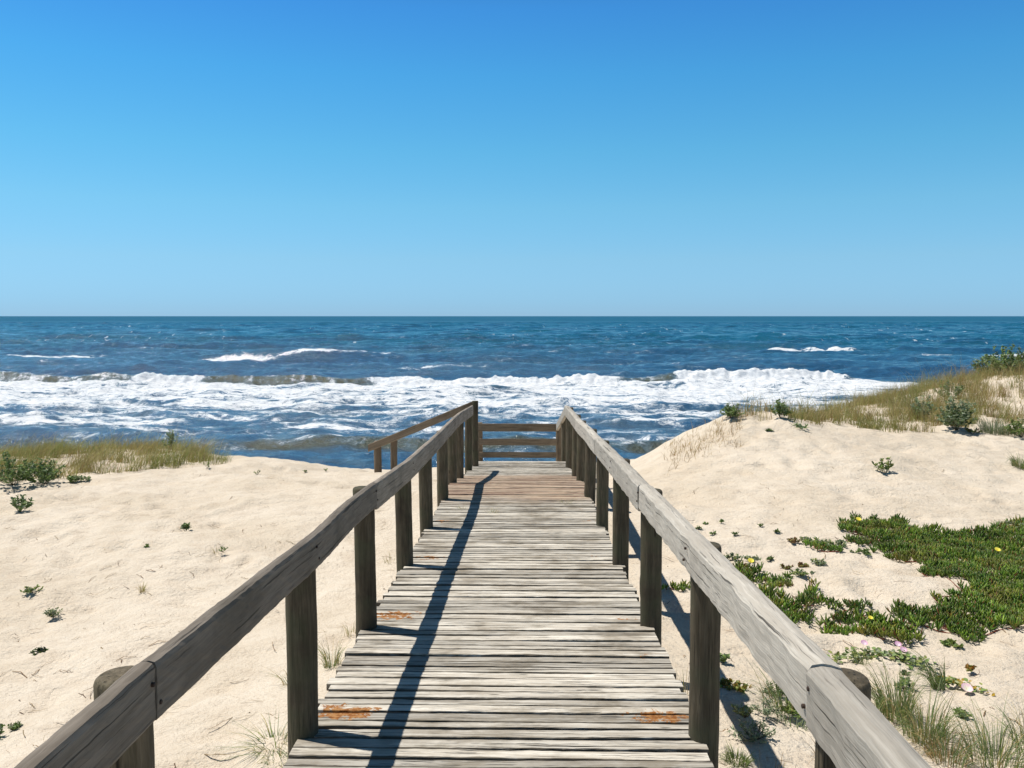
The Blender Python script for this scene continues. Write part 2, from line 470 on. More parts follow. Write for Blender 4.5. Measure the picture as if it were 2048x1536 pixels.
# ------------------------------------------------------------------ sea
def build_sea():
    yr = np.concatenate([np.arange(33, 120, .22), np.arange(120, 300, .6), np.arange(300, 900, 2.4), 900 * (30000 / 900.) ** (np.linspace(0, 1, 120))])
    tt = np.linspace(-0.68, 0.68, 860)
    tt = np.concatenate([-0.68 - np.linspace(0.02, 1, 40)[::-1] ** 2 * 3.4, tt, 0.68 + np.linspace(0.02, 1, 40) ** 2 * 3.4])
    T, Y = np.meshgrid(tt, yr)
    X = T * Y
    step = np.maximum(np.gradient(yr)[:, None] * np.ones_like(T), np.gradient(tt)[None, :] * Y)
    r = np.random.default_rng(3)
    H = np.zeros_like(X)
    shore = 0.35 + 0.65 * sstep(60, 130, Y)
    for lam in [31, 26, 21, 17, 14, 11.5, 9.5, 8, 6.6, 5.6, 4.8, 4.1, 3.5, 3.0, 2.6, 2.2, 1.9, 1.6]:
        for rep in range(2):
            th = r.normal(0, 0.28 if lam > 12 else 0.6) + math.radians(8)
            kx, ky = math.sin(th) * 2 * math.pi / lam, math.cos(th) * 2 * math.pi / lam
            ph = r.uniform(0, 6.28)
            a = 0.0105 * lam ** 0.92
            q = kx * X + ky * Y + ph + 1.1 * perlin(X / (lam * 3), Y / (lam * 3), int(lam * 7 + rep) % 90)
            w = (1 - np.abs(np.sin(q / 2))) * 2 - 0.73
            H += a * w * sstep(lam * 0.9, lam * 0.25, step) * (shore if lam > 10 else 1)
    H += 0.05 * fbm(X / 1.3, Y / .9, 60, 2) * sstep(160, 60, Y)
    # --- breakers
    foam = np.zeros_like(X); silt = np.zeros_like(X)
    def prof(s, A, front, rear): return A * np.where(s < 0, np.exp(-(s / front) ** 2), np.exp(-(s / rear) ** 2))
    def seg(x, a, b, e): return sstep(a - e, a + e, x) * sstep(b + e, b - e, x)
    yc = 91.5 + 1.6 * perlin(X / 14, 0 * X + .3, 71) + 0.4 * perlin(X / 3.1, 0 * X + .7, 72)
    A = 0.55 + 0.3 * seg(X, -60, -36, 3) + 0.38 * seg(X, -32, -18, 3) + 0.35 * seg(X, 13, 33, 3) + .1 * perlin(X / 2.3, 0 * X, 73)
    A *= sstep(42, 31, X) * .88
    s = Y - yc
    white = np.clip(seg(X, -41, -34, 1) + seg(X, -16, 9.5, 2.5) + seg(X, 15.5, 33.5, 1.2), 0, 1)
    H += prof(s, A, 0.85, 3.6)
    face = np.exp(-((s + .5) / 1.3) ** 2)
    turb = fbm(X / .9, Y / .9, 80, 3)
    H += white * face * (0.12 + 0.22 * turb)
    silt = np.maximum(silt, face * (1 - white) * sstep(45, 35, X))
    foam = np.maximum(foam, white * np.exp(-((s + .3) / 1.7) ** 2) * 0.95)
    vst = fbm(X / .55 + .5 * s, s / 3.0, 83, 3)
    foam = np.maximum(foam, (1 - white) * face * (0.30 + .10 * seg(X, -80, -41, 2) + .15 * vst) * sstep(45, 36, X))
    H += (1 - white) * face * .06 * vst * sstep(45, 36, X)
    foam = np.maximum(foam, np.exp(-((s - .35) / .45) ** 2) * (0.30 + .3 * perlin(X / 2, Y * 0, 74)) * sstep(40, 34, X))
    # foam field between the breaker and the shore
    fld = np.interp(Y, [30, 42, 45, 48, 52, 55, 58, 61, 64, 70, 78, 86, 90, 91.5, 94, 100, 120, 170, 220],
                       [.02, .07, .22, .22, .30, .27, .29, .34, .40, .46, .50, .56, .62, .34, .15, .10, .12, .14, .08])
    big = fbm(X / 9, Y / 3.6, 90, 3)
    strk = fbm(X / 4.2 + .12 * Y, Y / 1.1, 94, 3)
    fld = fld + (0.17 * big + 0.11 * strk) * sstep(30, 50, Y)
    fld = np.where(Y < yc + 3, fld * (1 - (1 - white) * sstep(yc - 1.6, yc - .9, Y)), fld)
    foam = np.maximum(foam, fld * sstep(62, 33, X))
    def patch(x0, x1, y0, yw, amp, e=3, skew=0.0):
        nonlocal foam
        yy = y0 + skew * (X - (x0 + x1) / 2) + .7 * perlin(X / 6, Y * 0 + y0, 75)
        foam = np.maximum(foam, amp * seg(X, x0, x1, e) * np.exp(-((Y - yy) / yw) ** 2) * (.92 + .4 * fbm(X / 1.7, Y / 1.2, 76, 2)))
    patch(-53, -41, 143, 2.6, .80, 3); patch(-42, -20, 145, 1.4, .60, 5)
    patch(-95, -56, 151, 1.6, .62, 6); patch(-50, -43, 123, 1.6, .5, 3); patch(-92, -82, 124, 1.4, .52, 3); patch(-66, -58, 124, 1.4, .5, 2)
    patch(62, 92, 160, 4.0, .60, 6); patch(78, 100, 150, 2.5, .58, 4); patch(5, 19, 132, 1.6, .48, 4)
    patch(42, 52, 118, 1.5, .45, 3); patch(-20, -5, 118, 1.4, .42, 4)
    patch(-11.2, -8.2, 48.3, .9, .78, .8, .12); patch(8.5, 14, 47.8, 1.3, .62, 1.5); patch(-16, -5, 55.5, 1.6, .62, 3); patch(5, 13, 58, 2, .6, 3)
    patch(-36, -22, 57, 2.2, .62, 4); patch(-3, 3, 53, 1.4, .5, 2)
    # far breaker on the right
    s2 = Y - (180 + 2.5 * perlin(X / 16, 0 * X, 77))
    A2 = 1.15 * seg(X, 49, 68, 2.5) + 0.45 * seg(X, 15, 49, 8)
    H += prof(s2, A2 * (.85 + .5 * perlin(X / 2.5, 0 * X, 79)), 1.6, 5)
    foam = np.maximum(foam, np.exp(-((s2 + .8) / 3.2) ** 2) * seg(X, 49, 68, 3.5) * (.62 + .35 * turb +   .3 * perlin(X / 5.5, Y / 3, 88)))
    silt = np.maximum(silt, .5 * np.exp(-((s2 + 1) / 2) ** 2) * seg(X, 15, 49, 6))
    # small shore break just before the sand
    s3 = Y - (47.2 + .7 * perlin(X / 7, 0 * X, 78))
    A3 = 0.46 * seg(X, -17, 14, 3)
    H += prof(s3, A3, .7, 1.8)
    silt = np.maximum(silt, np.exp(-((s3 + .8) / 1.3) ** 2) * seg(X, -17, 14, 3) * .9)
    # dull green patch in the surf
    silt = np.maximum(silt, .8 * np.exp(-((X + 3) / 2.2) ** 2 - ((Y - 81) / 1.6) ** 2))
    H += .35 * np.exp(-((X + 3) / 2.2) ** 2 - ((Y - 81) / 1.4) ** 2)
    silt = np.maximum(silt, .30 * sstep(100, 80, Y) * sstep(-.3, .5, fbm(X / 6, Y / 2.5, 99, 2)))
    foam -= .5 * np.exp(-((X + 3) / 2) ** 2 - ((Y - 80.6) / .9) ** 2)
    H += sstep(.45, .8, foam) * .07 * turb * sstep(200, 100, Y)
    H *= sstep(33, 42, Y) * .9 + .1
    near = sstep(260, 150, Y)
    o = make_mesh('sea', np.stack([X.ravel(), Y.ravel(), H.ravel()], 1), [grid_faces(len(yr), len(tt))], M_SEA,
                  attrs={'foam': foam.ravel(), 'silt': np.clip(silt, 0, 1).ravel(), 'near': near.ravel()}, smooth=True)
    tag(o, kind='structure')
build_sea()

# ------------------------------------------------------------------ boardwalk
class MB:
    def __init__(s): s.V = []; s.F3 = []; s.F4 = []; s.A = {}; s.n = 0
    def add(s, V, F4=(), F3=(), **attrs):
        V = np.asarray(V, float); k = len(V)
        s.V.append(V)
        if len(F4): s.F4.append(np.asarray(F4) + s.n)
        if len(F3): s.F3.append(np.asarray(F3) + s.n)
        for a, v in attrs.items(): s.A.setdefault(a, []).append(np.broadcast_to(np.asarray(v, float), (k, 3) if (np.ndim(v) and np.shape(v)[-1] == 3 and np.ndim(v) >= 1 and a in ('wc', 'tint')) else (k,)).copy())
        s.n += k
    def build(s, name, mat, parent=None, smooth=False, origin=None):
        V = np.concatenate(s.V)
        if origin is not None: V = V - np.asarray(origin)
        F = []
        if s.F4: F.append(np.concatenate(s.F4))
        if s.F3: F.append(np.concatenate(s.F3))
        o = make_mesh(name, V, F, mat, parent, {k: np.concatenate(v) for k, v in s.A.items()}, smooth)
        if origin is not None and parent is None: o.location = origin
        return o

def sweep(mb, path, prof, rnd, along, pr=None, caps=True, sx=None, jitter=0.0, extra=None, frame=None):
    """path (N,3), prof (K,2) in (side, up) axes; closed section swept along the path"""
    path = np.asarray(path, float); prof = np.asarray(prof, float)
    N, K = len(path), len(prof)
    tan = np.gradient(path, axis=0); tan /= np.linalg.norm(tan, axis=1)[:, None]
    if frame == 'z':
        up = np.tile([0, 0, 1.0], (N, 1)); side = np.cross(tan, up); side /= np.linalg.norm(side, axis=1)[:, None]
    else:
        side = np.tile([1.0, 0, 0], (N, 1)); up = np.cross(side, tan); up /= np.linalg.norm(up, axis=1)[:, None]
    sc = np.ones(N) if sx is None else sx
    V = path[:, None, :] + side[:, None, :] * (prof[None, :, 0:1] * sc[:, None, None]) + up[:, None, :] * (prof[None, :, 1:2] * sc[:, None, None])
    if jitter: V = V + rng.normal(0, jitter, V.shape)
    V = V.reshape(-1, 3)
    i = np.arange(N * K).reshape(N, K)
    j = np.roll(i, -1, 1)
    F = np.stack([i[:-1].ravel(), i[1:].ravel(), j[1:].ravel(), j[:-1].ravel()], 1)
    L = np.concatenate([[0], np.cumsum(np.linalg.norm(np.diff(path, axis=0), axis=1))])
    per = np.concatenate([[0], np.cumsum(np.linalg.norm(np.diff(prof, axis=0), axis=1))])
    wc = np.stack([np.repeat(L, K) + rnd * 17.3, np.tile(prof[:, 0], N) + rnd * 5.1, np.tile(prof[:, 1], N) + rnd * 3.7], 1)
    kw = dict(wc=wc, pr=np.full(N * K, rng.uniform(0, 1) if pr is None else pr))
    if extra: kw.update({k: f(V) for k, f in extra.items()})
    F3 = []
    if caps:
        c0, c1 = V[:K].mean(0), V[-K:].mean(0)
        base = N * K
        V = np.vstack([V, c0, c1])
        for k in kw:
            kw[k] = np.concatenate([kw[k], kw[k][:1], kw[k][-1:]])
        for k in range(K):
            F3.append((base, k, (k + 1) % K)); F3.append((base + 1, (N - 1) * K + (k + 1) % K, (N - 1) * K + k))
    mb.add(V, F, F3, **kw)

def rect_prof(w, h, r=0.006, top_round=None):
    a, b = w / 2, h / 2
    t = top_round or r
    return [(-a, -b + r), (-a + r, -b), (a - r, -b), (a, -b + r), (a, b - t), (a - t * .3, b - t * .3), (a - t, b), (-a + t, b), (-a + t * .3, b - t * .3), (-a, b - t)]

walk = empty('boardwalk', (0, -4, EYE + float(deck_h(-4))))
tag(walk, 'weathered grey plank boardwalk with post and board railings leading over the sand to the sea', 'boardwalk')
WO = np.array(walk.location)

LP = [0.4, 1.9, 3.42, 4.80, 6.38, 7.87, 9.43, 10.6, 11.75, 13.58]
RP = [0.4, 1.9, 3.40, 4.86, 6.45, 8.0, 9.6, 11.25, 12.45, 14.35]
# deck planks
mb = MB()
y = -4.0
def f_sandy(V):
    yy = V[:, 1]
    return sstep(9.0, 9.7, yy + .25 * perlin(V[:, 0] * 1.5, yy * 2, 31)) * sstep(12.9, 12.3, yy + .2 * perlin(V[:, 0] * 2, yy, 32))
lspots = [(-.68, 3.62, .22, .10, 1), (.67, 3.60, .17, .09, 1), (-.68, 5.05, .20, .14, .9), (.68, 5.0, .12, .05, .8), (-.64, 6.62, .18, .08, .8),
          (.62, 6.7, .12, .06, .7), (-.66, 4.0, .12, .08, .5), (-.7, 8.2, .12, .10, .8), (.68, 8.25, .13, .07, .8), (.7, 4.35, .1, .1, .55), (-.7, 2.2, .2, .15, .9),
          (.66, 2.2, .2, .12, .8), (-.72, 7.1, .1, .05, .5), (.66, 8.9, .1, .05, .7)]
def f_lich(V):
    l = np.zeros(len(V))
    for a, b, c, d, e in lspots: l = np.maximum(l, e * np.exp(-((V[:, 0] - a) / c) ** 2 - ((V[:, 1] - b) / d) ** 2))
    return l
while y < 15.55:
    w = random.uniform(0.066, 0.094); gap = random.choice([.005, .008, .011, .013, .019])
    rx = np.linspace(-1, 1, 41)
    hw0 = 0.815 + random.uniform(-.016, .018); hw1 = 0.815 + random.uniform(-.016, .018)
    xs = np.where(rx < 0, rx * hw0, rx * hw1)
    yc = y + w / 2
    skew = random.uniform(-.006, .006); zt = random.uniform(-.004, .004)
    sd = random.random() * 100
    path = np.stack([xs, yc + skew * rx + .003 * perlin(xs * 2.2, 0 * xs + sd, 33), EYE + deck_h(yc) - .018 + zt + .0035 * perlin(xs * 1.3, 0 * xs + sd, 34) + random.uniform(-.003, .003) * rx], 1)
    N = len(path)
    sl = (deck_h(yc + .05) - deck_h(yc - .05)) / .1 + random.uniform(-.02, .02)
    K = 10
    pr = np.array(rect_prof(w - gap, .034, .004))
    # section in the y-z plane
    ragged = rng.normal(0, 1, (N, K)) * .0009
    edge = .0022 * perlin(xs[:, None] * 9 + 0 * pr[None, :, 0], np.sign(pr[None, :, 0]) * 3 + sd, 35)
    py = pr[None, :, 0] + ragged + edge * np.sign(pr[None, :, 0])
    pz = pr[None, :, 1] + sl * pr[None, :, 0] + rng.normal(0, .0004, (N, K))
    V = np.stack([np.repeat(path[:, 0:1], K, 1), path[:, 1:2] + py, path[:, 2:3] + pz], -1).reshape(-1, 3)
    i = np.arange(N * K).reshape(N, K); j = np.roll(i, -1, 1)
    F = np.stack([i[:-1].ravel(), j[:-1].ravel(), j[1:].ravel(), i[1:].ravel()], 1)[:, ::-1]
    F3 = []
    c0, c1 = V[:K].mean(0), V[-K:].mean(0); base = N * K
    V2 = np.vstack([V, c0, c1])
    for k in range(K): F3.append((base, (k + 1) % K, k)); F3.append((base + 1, (N - 1) * K + k, (N - 1) * K + (k + 1) % K))
    wc = np.stack([V2[:, 0] + sd, V2[:, 1] - yc + sd * .31, V2[:, 2] - EYE + sd * .17], 1)
    mb.add(V2, F, F3, wc=wc, pr=np.full(len(V2), random.uniform(.15, 1.0)), ed=np.clip((V2[:, 1] - np.r_[np.repeat(path[:, 1], K), path[0, 1], path[-1, 1]]) / ((w - gap) / 2), -1.2, 1.2), sandy=f_sandy(V2), lich=f_lich(V2))
    y += w
deck = mb.build('deck', M_DECK, walk); deck.location = (0, 0, 0)
def rebase(o):
    """children are modelled in world space; bring them into the boardwalk's space"""
    o.data.transform(__import__('mathutils').Matrix.Translation(-Vector(WO)))
    return o
rebase(deck)
# joists under the planks
for x in (-.62, .0, .62):
    mb = MB(); ys = np.arange(-3.9, 15.5, .5)
    sweep(mb, np.stack([0 * ys + x, ys, EYE + deck_h(ys) - .105], 1), rect_prof(.06, .12), 3 + x, 1)
    rebase(mb.build('joist', M_RAILF, walk))

def make_post(x, y, top, bottom, r, parent, lean=(0, 0), name='post', mat=None, seed=0):
    mb = MB()
    K = 26; zs = np.concatenate([np.linspace(bottom, top - .012, 34), [top - .003, top]])
    rr = np.concatenate([np.ones(34), [.955, .90]])
    th = np.linspace(0, 2 * np.pi, K, endpoint=False)
    T, Z = np.meshgrid(th, zs)
    R = r * rr[:, None] * (1 + .045 * perlin(np.cos(T) * 1.3 + seed, Z * 2.2 + np.sin(T), 51 + seed % 7) + .03 * perlin(np.cos(T) * 3 + seed, np.sin(T) * 3 + Z * 9, 58))
    kz = bottom + (top - bottom) * random.uniform(.35, .7); kt = random.uniform(0, 6.28)
    R += r * .10 * np.exp(-((Z - kz) / .035) ** 2 - ((np.cos(T - kt) - 1) / .15) ** 2)
    f = (Z - bottom) / (top - bottom)
    bend = .005 * np.sin(Z * 2.1 + seed)
    V = np.stack([x + R * np.cos(T) + lean[0] * f + bend, y + R * np.sin(T) + lean[1] * f, Z], -1).reshape(-1, 3)
    N = len(zs); i = np.arange(N * K).reshape(N, K); j = np.roll(i, -1, 1)
    F = np.stack([i[:-1].ravel(), j[:-1].ravel(), j[1:].ravel(), i[1:].ravel()], 1)
    c = V[-K:].mean(0) + [0, 0, .002]; F3 = [(N * K, (N - 1) * K + k, (N - 1) * K + (k + 1) % K) for k in range(K)]
    V2 = np.vstack([V, c])
    wc = np.stack([V2[:, 2] + seed * 3.1, V2[:, 0] + seed, V2[:, 1] + seed * .7], 1)
    mb.add(V2, F, F3, wc=wc, pr=np.full(len(V2), random.uniform(.1, 1.0)))
    return rebase(mb.build(name, mat or M_POST, parent, smooth=True))

LRY = [-4, 0, 1.87, 2.34, 3.38, 4.1, 4.81, 5.97, 6.38, 7.79, 9.24, 10.2, 11.09, 12.0, 13.62]
LRH = [-.66, -.735, -.774, -.80, -.869, -.888, -.925, -1.012, -1.035, -1.102, -1.157, -1.19, -1.228, -1.29, -1.40]
RRY = [-4, 0, 1.92, 3.34, 4.78, 6.49, 8.05, 9.58, 11.37, 12.3, 14.3]
RRH = [-.66, -.73, -.775, -.86, -.935, -1.03, -1.12, -1.205, -1.325, -1.365, -1.47]
def rail_top(side, y): return EYE + (np.interp(y, LRY, LRH) if side < 0 else np.interp(y, RRY, RRH))

def rail_piece(mb, side, y0, y1, th, ht, rnd, ripple=0.0, xin=0.733, dz=0.0, top=None):
    ys = np.arange(y0, y1 + .0001, (y1 - y0) / max(6, int((y1 - y0) / .03)))
    tz = (top(ys) if top else rail_top(side, ys)) + dz
    # soften the kinks
    k = 7; pad = np.pad(tz, k, mode='reflect', reflect_type='odd'); tz = np.convolve(pad, np.ones(2 * k + 1) / (2 * k + 1), 'valid')
    wob = .006 * perlin(ys * .9, 0 * ys + rnd, 61)
    path = np.stack([side * (xin + th / 2) + wob, ys, tz - ht / 2 + .003 * perlin(ys * 2.5, 0 * ys + rnd, 62)], 1)
    a, b = th / 2, ht / 2
    s_ = -side                                          # inner direction
    prof = [(a * .9, -b), (-a * .9, -b)] + [(-a, z) for z in np.linspace(-b + .006, b - .016, 9)] + [(-a * .8, b - .004), (-a * .2, b), (a * .3, b - .002), (a * .85, b - .010), (a, b - .025), (a, -b + .006)]
    prof = np.array(prof)
    if side < 0: prof = prof * [-1, 1]; prof = prof[::-1]
    start = len(mb.V)
    sweep(mb, path, prof, rnd, 1, jitter=.0006)
    V = mb.V[-1]
    if ripple:
        K = len(prof); n = len(ys) * K
        inner = (V[:n, 0] * side < (side * path[0, 0]) + .01)
        Y = V[:n, 1]; Z = V[:n, 2]
        amp = ripple * (perlin(Y / .11 + .25 * np.sin(Z * 30), Y * 0 + rnd, 63) + .6 * perlin(Y / .05, Z / .08 + rnd, 64) * .5)
        V[:n, 0] += np.where(V[:n, 0] * side < side * np.repeat(path[:, 0], K), -side * amp, 0)
        V[:n, 2] += ripple * .35 * perlin(Y / .16, 0 * Y + rnd + 5, 65)

# left railing
mb = MB()
js = [-3.9, 0.4, 1.9, 4.81, 7.85, 10.6, 13.66]
for k in range(len(js) - 1):
    rail_piece(mb, -1, js[k] + .002, js[k + 1] - .002, .050, .136 + .016 * (k > 2), 10 + k * 1.7, .0015, dz=random.uniform(-.003, .003))
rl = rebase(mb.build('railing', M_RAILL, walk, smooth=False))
rl['label'] = 'left railing with brown grey boards'
for i, y in enumerate(LP):
    top = float(rail_top(-1, y)) - (.028 if i in (0, 1, 3) else .085) + random.uniform(-.008, .004)
    make_post(-.806 + random.uniform(-.003, .003), y, top, float(deck_h(y)) + EYE - .75, .061 + random.uniform(-.003, .003), rl, (random.uniform(-.012, .0), random.uniform(-.015, .015)), seed=i)
# right railing
mb = MB()
js = [-3.9, 0.4, 1.9, 4.84, 8.0, 11.25, 14.36]
for k in range(len(js) - 1):
    rail_piece(mb, 1, js[k] + .002, js[k + 1] - .002, .082, .140 + .012 * (k > 2), 30 + k * 2.3, .0055, dz=random.uniform(-.003, .003), xin=.726)
rail_piece(mb, 1, 14.364, 18.56, .055, .15, 47, .002, top=lambda ys: EYE + np.interp(ys, [14.36, 18.6], [-1.475, -2.30]))
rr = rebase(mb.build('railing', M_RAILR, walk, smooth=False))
rr['label'] = 'sunlit right railing with rippled pale boards'
for i, y in enumerate(RP + [16.4]):
    top = (float(rail_top(1, y)) if y < 15 else EYE - 1.88) - .030 + random.uniform(-.008, .004)
    make_post(.806 + random.uniform(-.003, .003), y, top, float(deck_h(min(y, 15.5))) + EYE - .8, .060 + random.uniform(-.003, .003), rr, (random.uniform(.0, .012), random.uniform(-.015, .015)), seed=20 + i)
# nail heads on the inner faces
M_NAIL = NT('rusty_nail'); M_NAIL = M_NAIL.done(M_NAIL.principled((0.05, 0.03, 0.02), .7, .4))
def nail(side, y, z, xin, parent):
    n = 10; V = []
    for dx, r in ((-.004, .0055), (.0035, .0055), (.005, .0035)):
        for k in range(n): V.append((side * (xin - dx), y + r * math.cos(k * 2 * math.pi / n), z + r * math.sin(k * 2 * math.pi / n)))
    F = [(a * n + k, a * n + (k + 1) % n, (a + 1) * n + (k + 1) % n, (a + 1) * n + k) for a in (0, 1) for k in range(n)]
    F3 = [(2 * n, 2 * n + k, 2 * n + k + 1) for k in range(1, n - 1)]
    rebase(make_mesh('nail', V, [np.array(F), np.array(F3)], M_NAIL, parent))
for side, P_, par, xi in ((-1, LP, rl, .733), (1, RP, rr, .724)):
    for y in P_[1:5]:
        for dy, dz in ((-.018, .045), (.016, .10)):
            nail(side, y + dy, float(rail_top(side, y)) - dz, xi, par)
# corner post + stair railing going down to the left
mb = MB()
p0 = np.array([-.80, 14.62, EYE - 1.425]); p1 = np.array([-2.62, 14.90, EYE - 2.205])
t = np.linspace(0, 1, 40)[:, None]
pts = p0 + (p1 - p0) * t; pts[:, 2] -= .065 + .02 * np.sin(np.pi * t[:, 0]) * 0
sweep(mb, pts, rect_prof(.05, .13, .006), 77, 1, frame='z', jitter=.0008)
rs = rebase(mb.build('stair_railing', M_RAILF, walk))
make_post(-.755, 14.55, EYE - 1.415, EYE - 3.3, .052, rs, seed=44)
make_post(-2.47, 14.98, EYE - 2.16, EYE - 3.4, .066, rs, seed=45, mat=M_RAILF)
make_post(-2.20, 15.05, EYE - 2.08, EYE - 3.4, .058, rs, seed=46, mat=M_RAILF)
# end railing at the landing
mb = MB()
def hboard(mb, x0, x1, yy, zt, ht, rnd, th=.045):
    xs = np.linspace(x0, x1, 30); n = len(xs)
    pts = np.stack([xs, 0 * xs + yy, 0 * xs + zt - ht / 2 + .004 * perlin(xs * 2, 0 * xs + rnd, 66)], 1)
    sweep(mb, pts, rect_prof(th, ht, .006), rnd, 1, frame='z', jitter=.0008)
hboard(mb, -.93, .74, 18.50, EYE - 2.285, .165, 81)
re_ = rebase(mb.build('end_railing', M_RAILF, walk))
for zt, ht, rnd in ((-2.61, .135, 83), (-2.895, .12, 85)):
    mb = MB(); hboard(mb, -.90, .74, 18.50, EYE + zt, ht, rnd); rebase(mb.build('board', M_RAILF, re_))
make_post(-.90, 18.60, EYE - 2.27, EYE - 4.0, .065, re_, seed=51, mat=M_RAILF)
make_post(.80, 18.60, EYE - 2.30, EYE - 4.0, .065, re_, seed=52, mat=M_RAILF)
make_post(-.93, 17.0, EYE - 2.30 + .01, EYE - 4.0, .06, re_, seed=53)
# landing and stair treads behind the crest
mb = MB()
yy = 15.95
while yy < 18.55:
    xs = np.linspace(-.85, .8, 12); sweep(mb, np.stack([xs, 0 * xs + yy, 0 * xs + EYE - 3.12], 1), rect_prof(.085, .034, .004), random.random() * 50, 1, frame='z'); yy += .092
n0 = 0
for a, b in ((15.72, -2.78), (15.86, -2.95)):
    for q in (0, .09):
        xs = np.linspace(-.8, .8, 12); sweep(mb, np.stack([xs, 0 * xs + a + q * .8, 0 * xs + EYE + b], 1), rect_prof(.07, .034, .004), random.random() * 50, 1, frame='z')
rebase(mb.build('landing', M_DECK, walk))
mb = MB()
for k in range(8):
    for q in (0, .11):
        ys = np.linspace(15.7, 18.4, 12); xx = -1.02 - k * .27 - q
        sweep(mb, np.stack([0 * ys + xx, ys, 0 * ys + EYE - 3.28 - k * .15], 1), rect_prof(.1, .034, .004), random.random() * 50, 1, frame='z')
rebase(mb.build('stair', M_DECK, walk))

# ------------------------------------------------------------------ plants
def ribbons(base, height, width, lean, bend, tint, nseg=4, facing=None):
    """vectorised grass blades. base (N,3); lean (N,2) horizontal offset of the tip; bend (N,) droop"""
    N = len(base)
    t = np.linspace(0, 1, nseg + 1)
    out = np.zeros((N, nseg + 1, 2, 3))
    ang = rng.uniform(0, np.pi, N) if facing is None else facing
    side = np.stack([np.cos(ang), np.sin(ang), 0 * ang], 1)
    for k, tk in enumerate(t):
        c = base.copy()
        c[:, :2] += lean * (tk ** 1.7)[..., None] if np.ndim(tk) else lean * tk ** 1.7
        c[:, 2] += height * (tk - bend * tk ** 3)
        w = width * (1 - tk) ** .7 * .5 + width * .04
        out[:, k, 0] = c - side * w[:, None]; out[:, k, 1] = c + side * w[:, None]
    V = out.reshape(-1, 3)
    i = np.arange(N * (nseg + 1) * 2).reshape(N, nseg + 1, 2)
    F = np.stack([i[:, :-1, 0], i[:, :-1, 1], i[:, 1:, 1], i[:, 1:, 0]], -1).reshape(-1, 4)
    T = np.repeat(tint, (nseg + 1) * 2, 0)
    return V, F, T

def tintmix(N, cols, p, var=.12):
    cols = np.array(cols); idx = rng.choice(len(cols), N, p=np.array(p) / sum(p))
    return cols[idx] * rng.uniform(1 - var * 2, 1 + var, (N, 1))

G_GREEN = (0.27, 0.34, 0.09); G_OLIVE = (0.42, 0.39, 0.12); G_STRAW = (0.66, 0.52, 0.25); G_BROWN = (0.46, 0.29, 0.12); G_GREY = (0.23, 0.31, 0.13)

def in_poly(px, py, poly):
    c = np.zeros(len(px), bool); n = len(poly)
    for i in range(n):
        x0, y0 = poly[i]; x1, y1 = poly[(i + 1) % n]
        if y0 == y1: continue
        k = ((y0 > py) != (y1 > py)) & (px < (x1 - x0) * (py - y0) / (y1 - y0) + x0)
        c ^= k
    return c

def grass_band(name, poly, ntuft, per, hgt, label, cols, p, seed, lean0=(.10, .0), hramp=None, patch=.1):
    poly = np.array(poly)
    lo, hi = poly.min(0), poly.max(0)
    pts = np.stack([rng.uniform(lo[0], hi[0], ntuft * 4), rng.uniform(lo[1], hi[1], ntuft * 4)], 1)
    k = in_poly(pts[:, 0], pts[:, 1], poly) & (rng.uniform(-.35, .55, len(pts)) < fbm(pts[:, 0] / .9, pts[:, 1] / .9, seed, 3) + patch)
    pts = pts[k][:ntuft]
    n = len(pts)
    th = hgt * (0.75 + .5 * (perlin(pts[:, 0] / .9, pts[:, 1] / .9, seed + 5) + .3)) * rng.uniform(.7, 1.2, n)
    if hramp: th = th * np.interp(pts[:, 0], *hramp)
    B = np.repeat(pts, per, 0) + rng.normal(0, .06, (n * per, 2))
    H = np.repeat(th, per) * rng.uniform(.35, 1.15, n * per) * np.repeat(rng.uniform(.6, 1.2, n), per)
    z = gz(B[:, 0], B[:, 1]) - .02
    base = np.c_[B, z]
    a = rng.uniform(0, 6.28, n * per); m = rng.uniform(.05, .8, n * per)
    lean = np.stack([np.cos(a), np.sin(a)], 1) * (m * H)[:, None] + np.array(lean0) * H[:, None] * 1.5
    g_ = perlin(pts[:, 0] / 1.6, pts[:, 1] / 1.3, seed + 8)
    tt = tintmix(n, cols, p, .1) * np.where(rng.uniform(-.5, .5, n) < g_, 1, 1)[:, None]
    tt = tt * rng.uniform(.55, 1.25, (n, 1))
    gm = sstep(-.1, .5, g_)[:, None]; tt = tt * (1 - .6 * gm) + .6 * gm * np.array(cols[0]) * rng.uniform(.7, 1.1, (n, 1))
    bm = sstep(.1, .5, -g_)[:, None]; tt = tt * (1 - .5 * bm) + .5 * bm * np.array(cols[2]) * rng.uniform(.6, 1.0, (n, 1))
    tint = np.repeat(tt, per, 0) * .6 + .4 * tintmix(n * per, cols, p)
    V, F, T = ribbons(base, H, rng.uniform(.004, .009, n * per), lean, rng.uniform(0, .75, n * per), tint, 3)
    o = make_mesh(name, V, [F], M_GRASS, attrs={'tint': T})
    return tag(o, label, 'dune grass', kind='stuff')

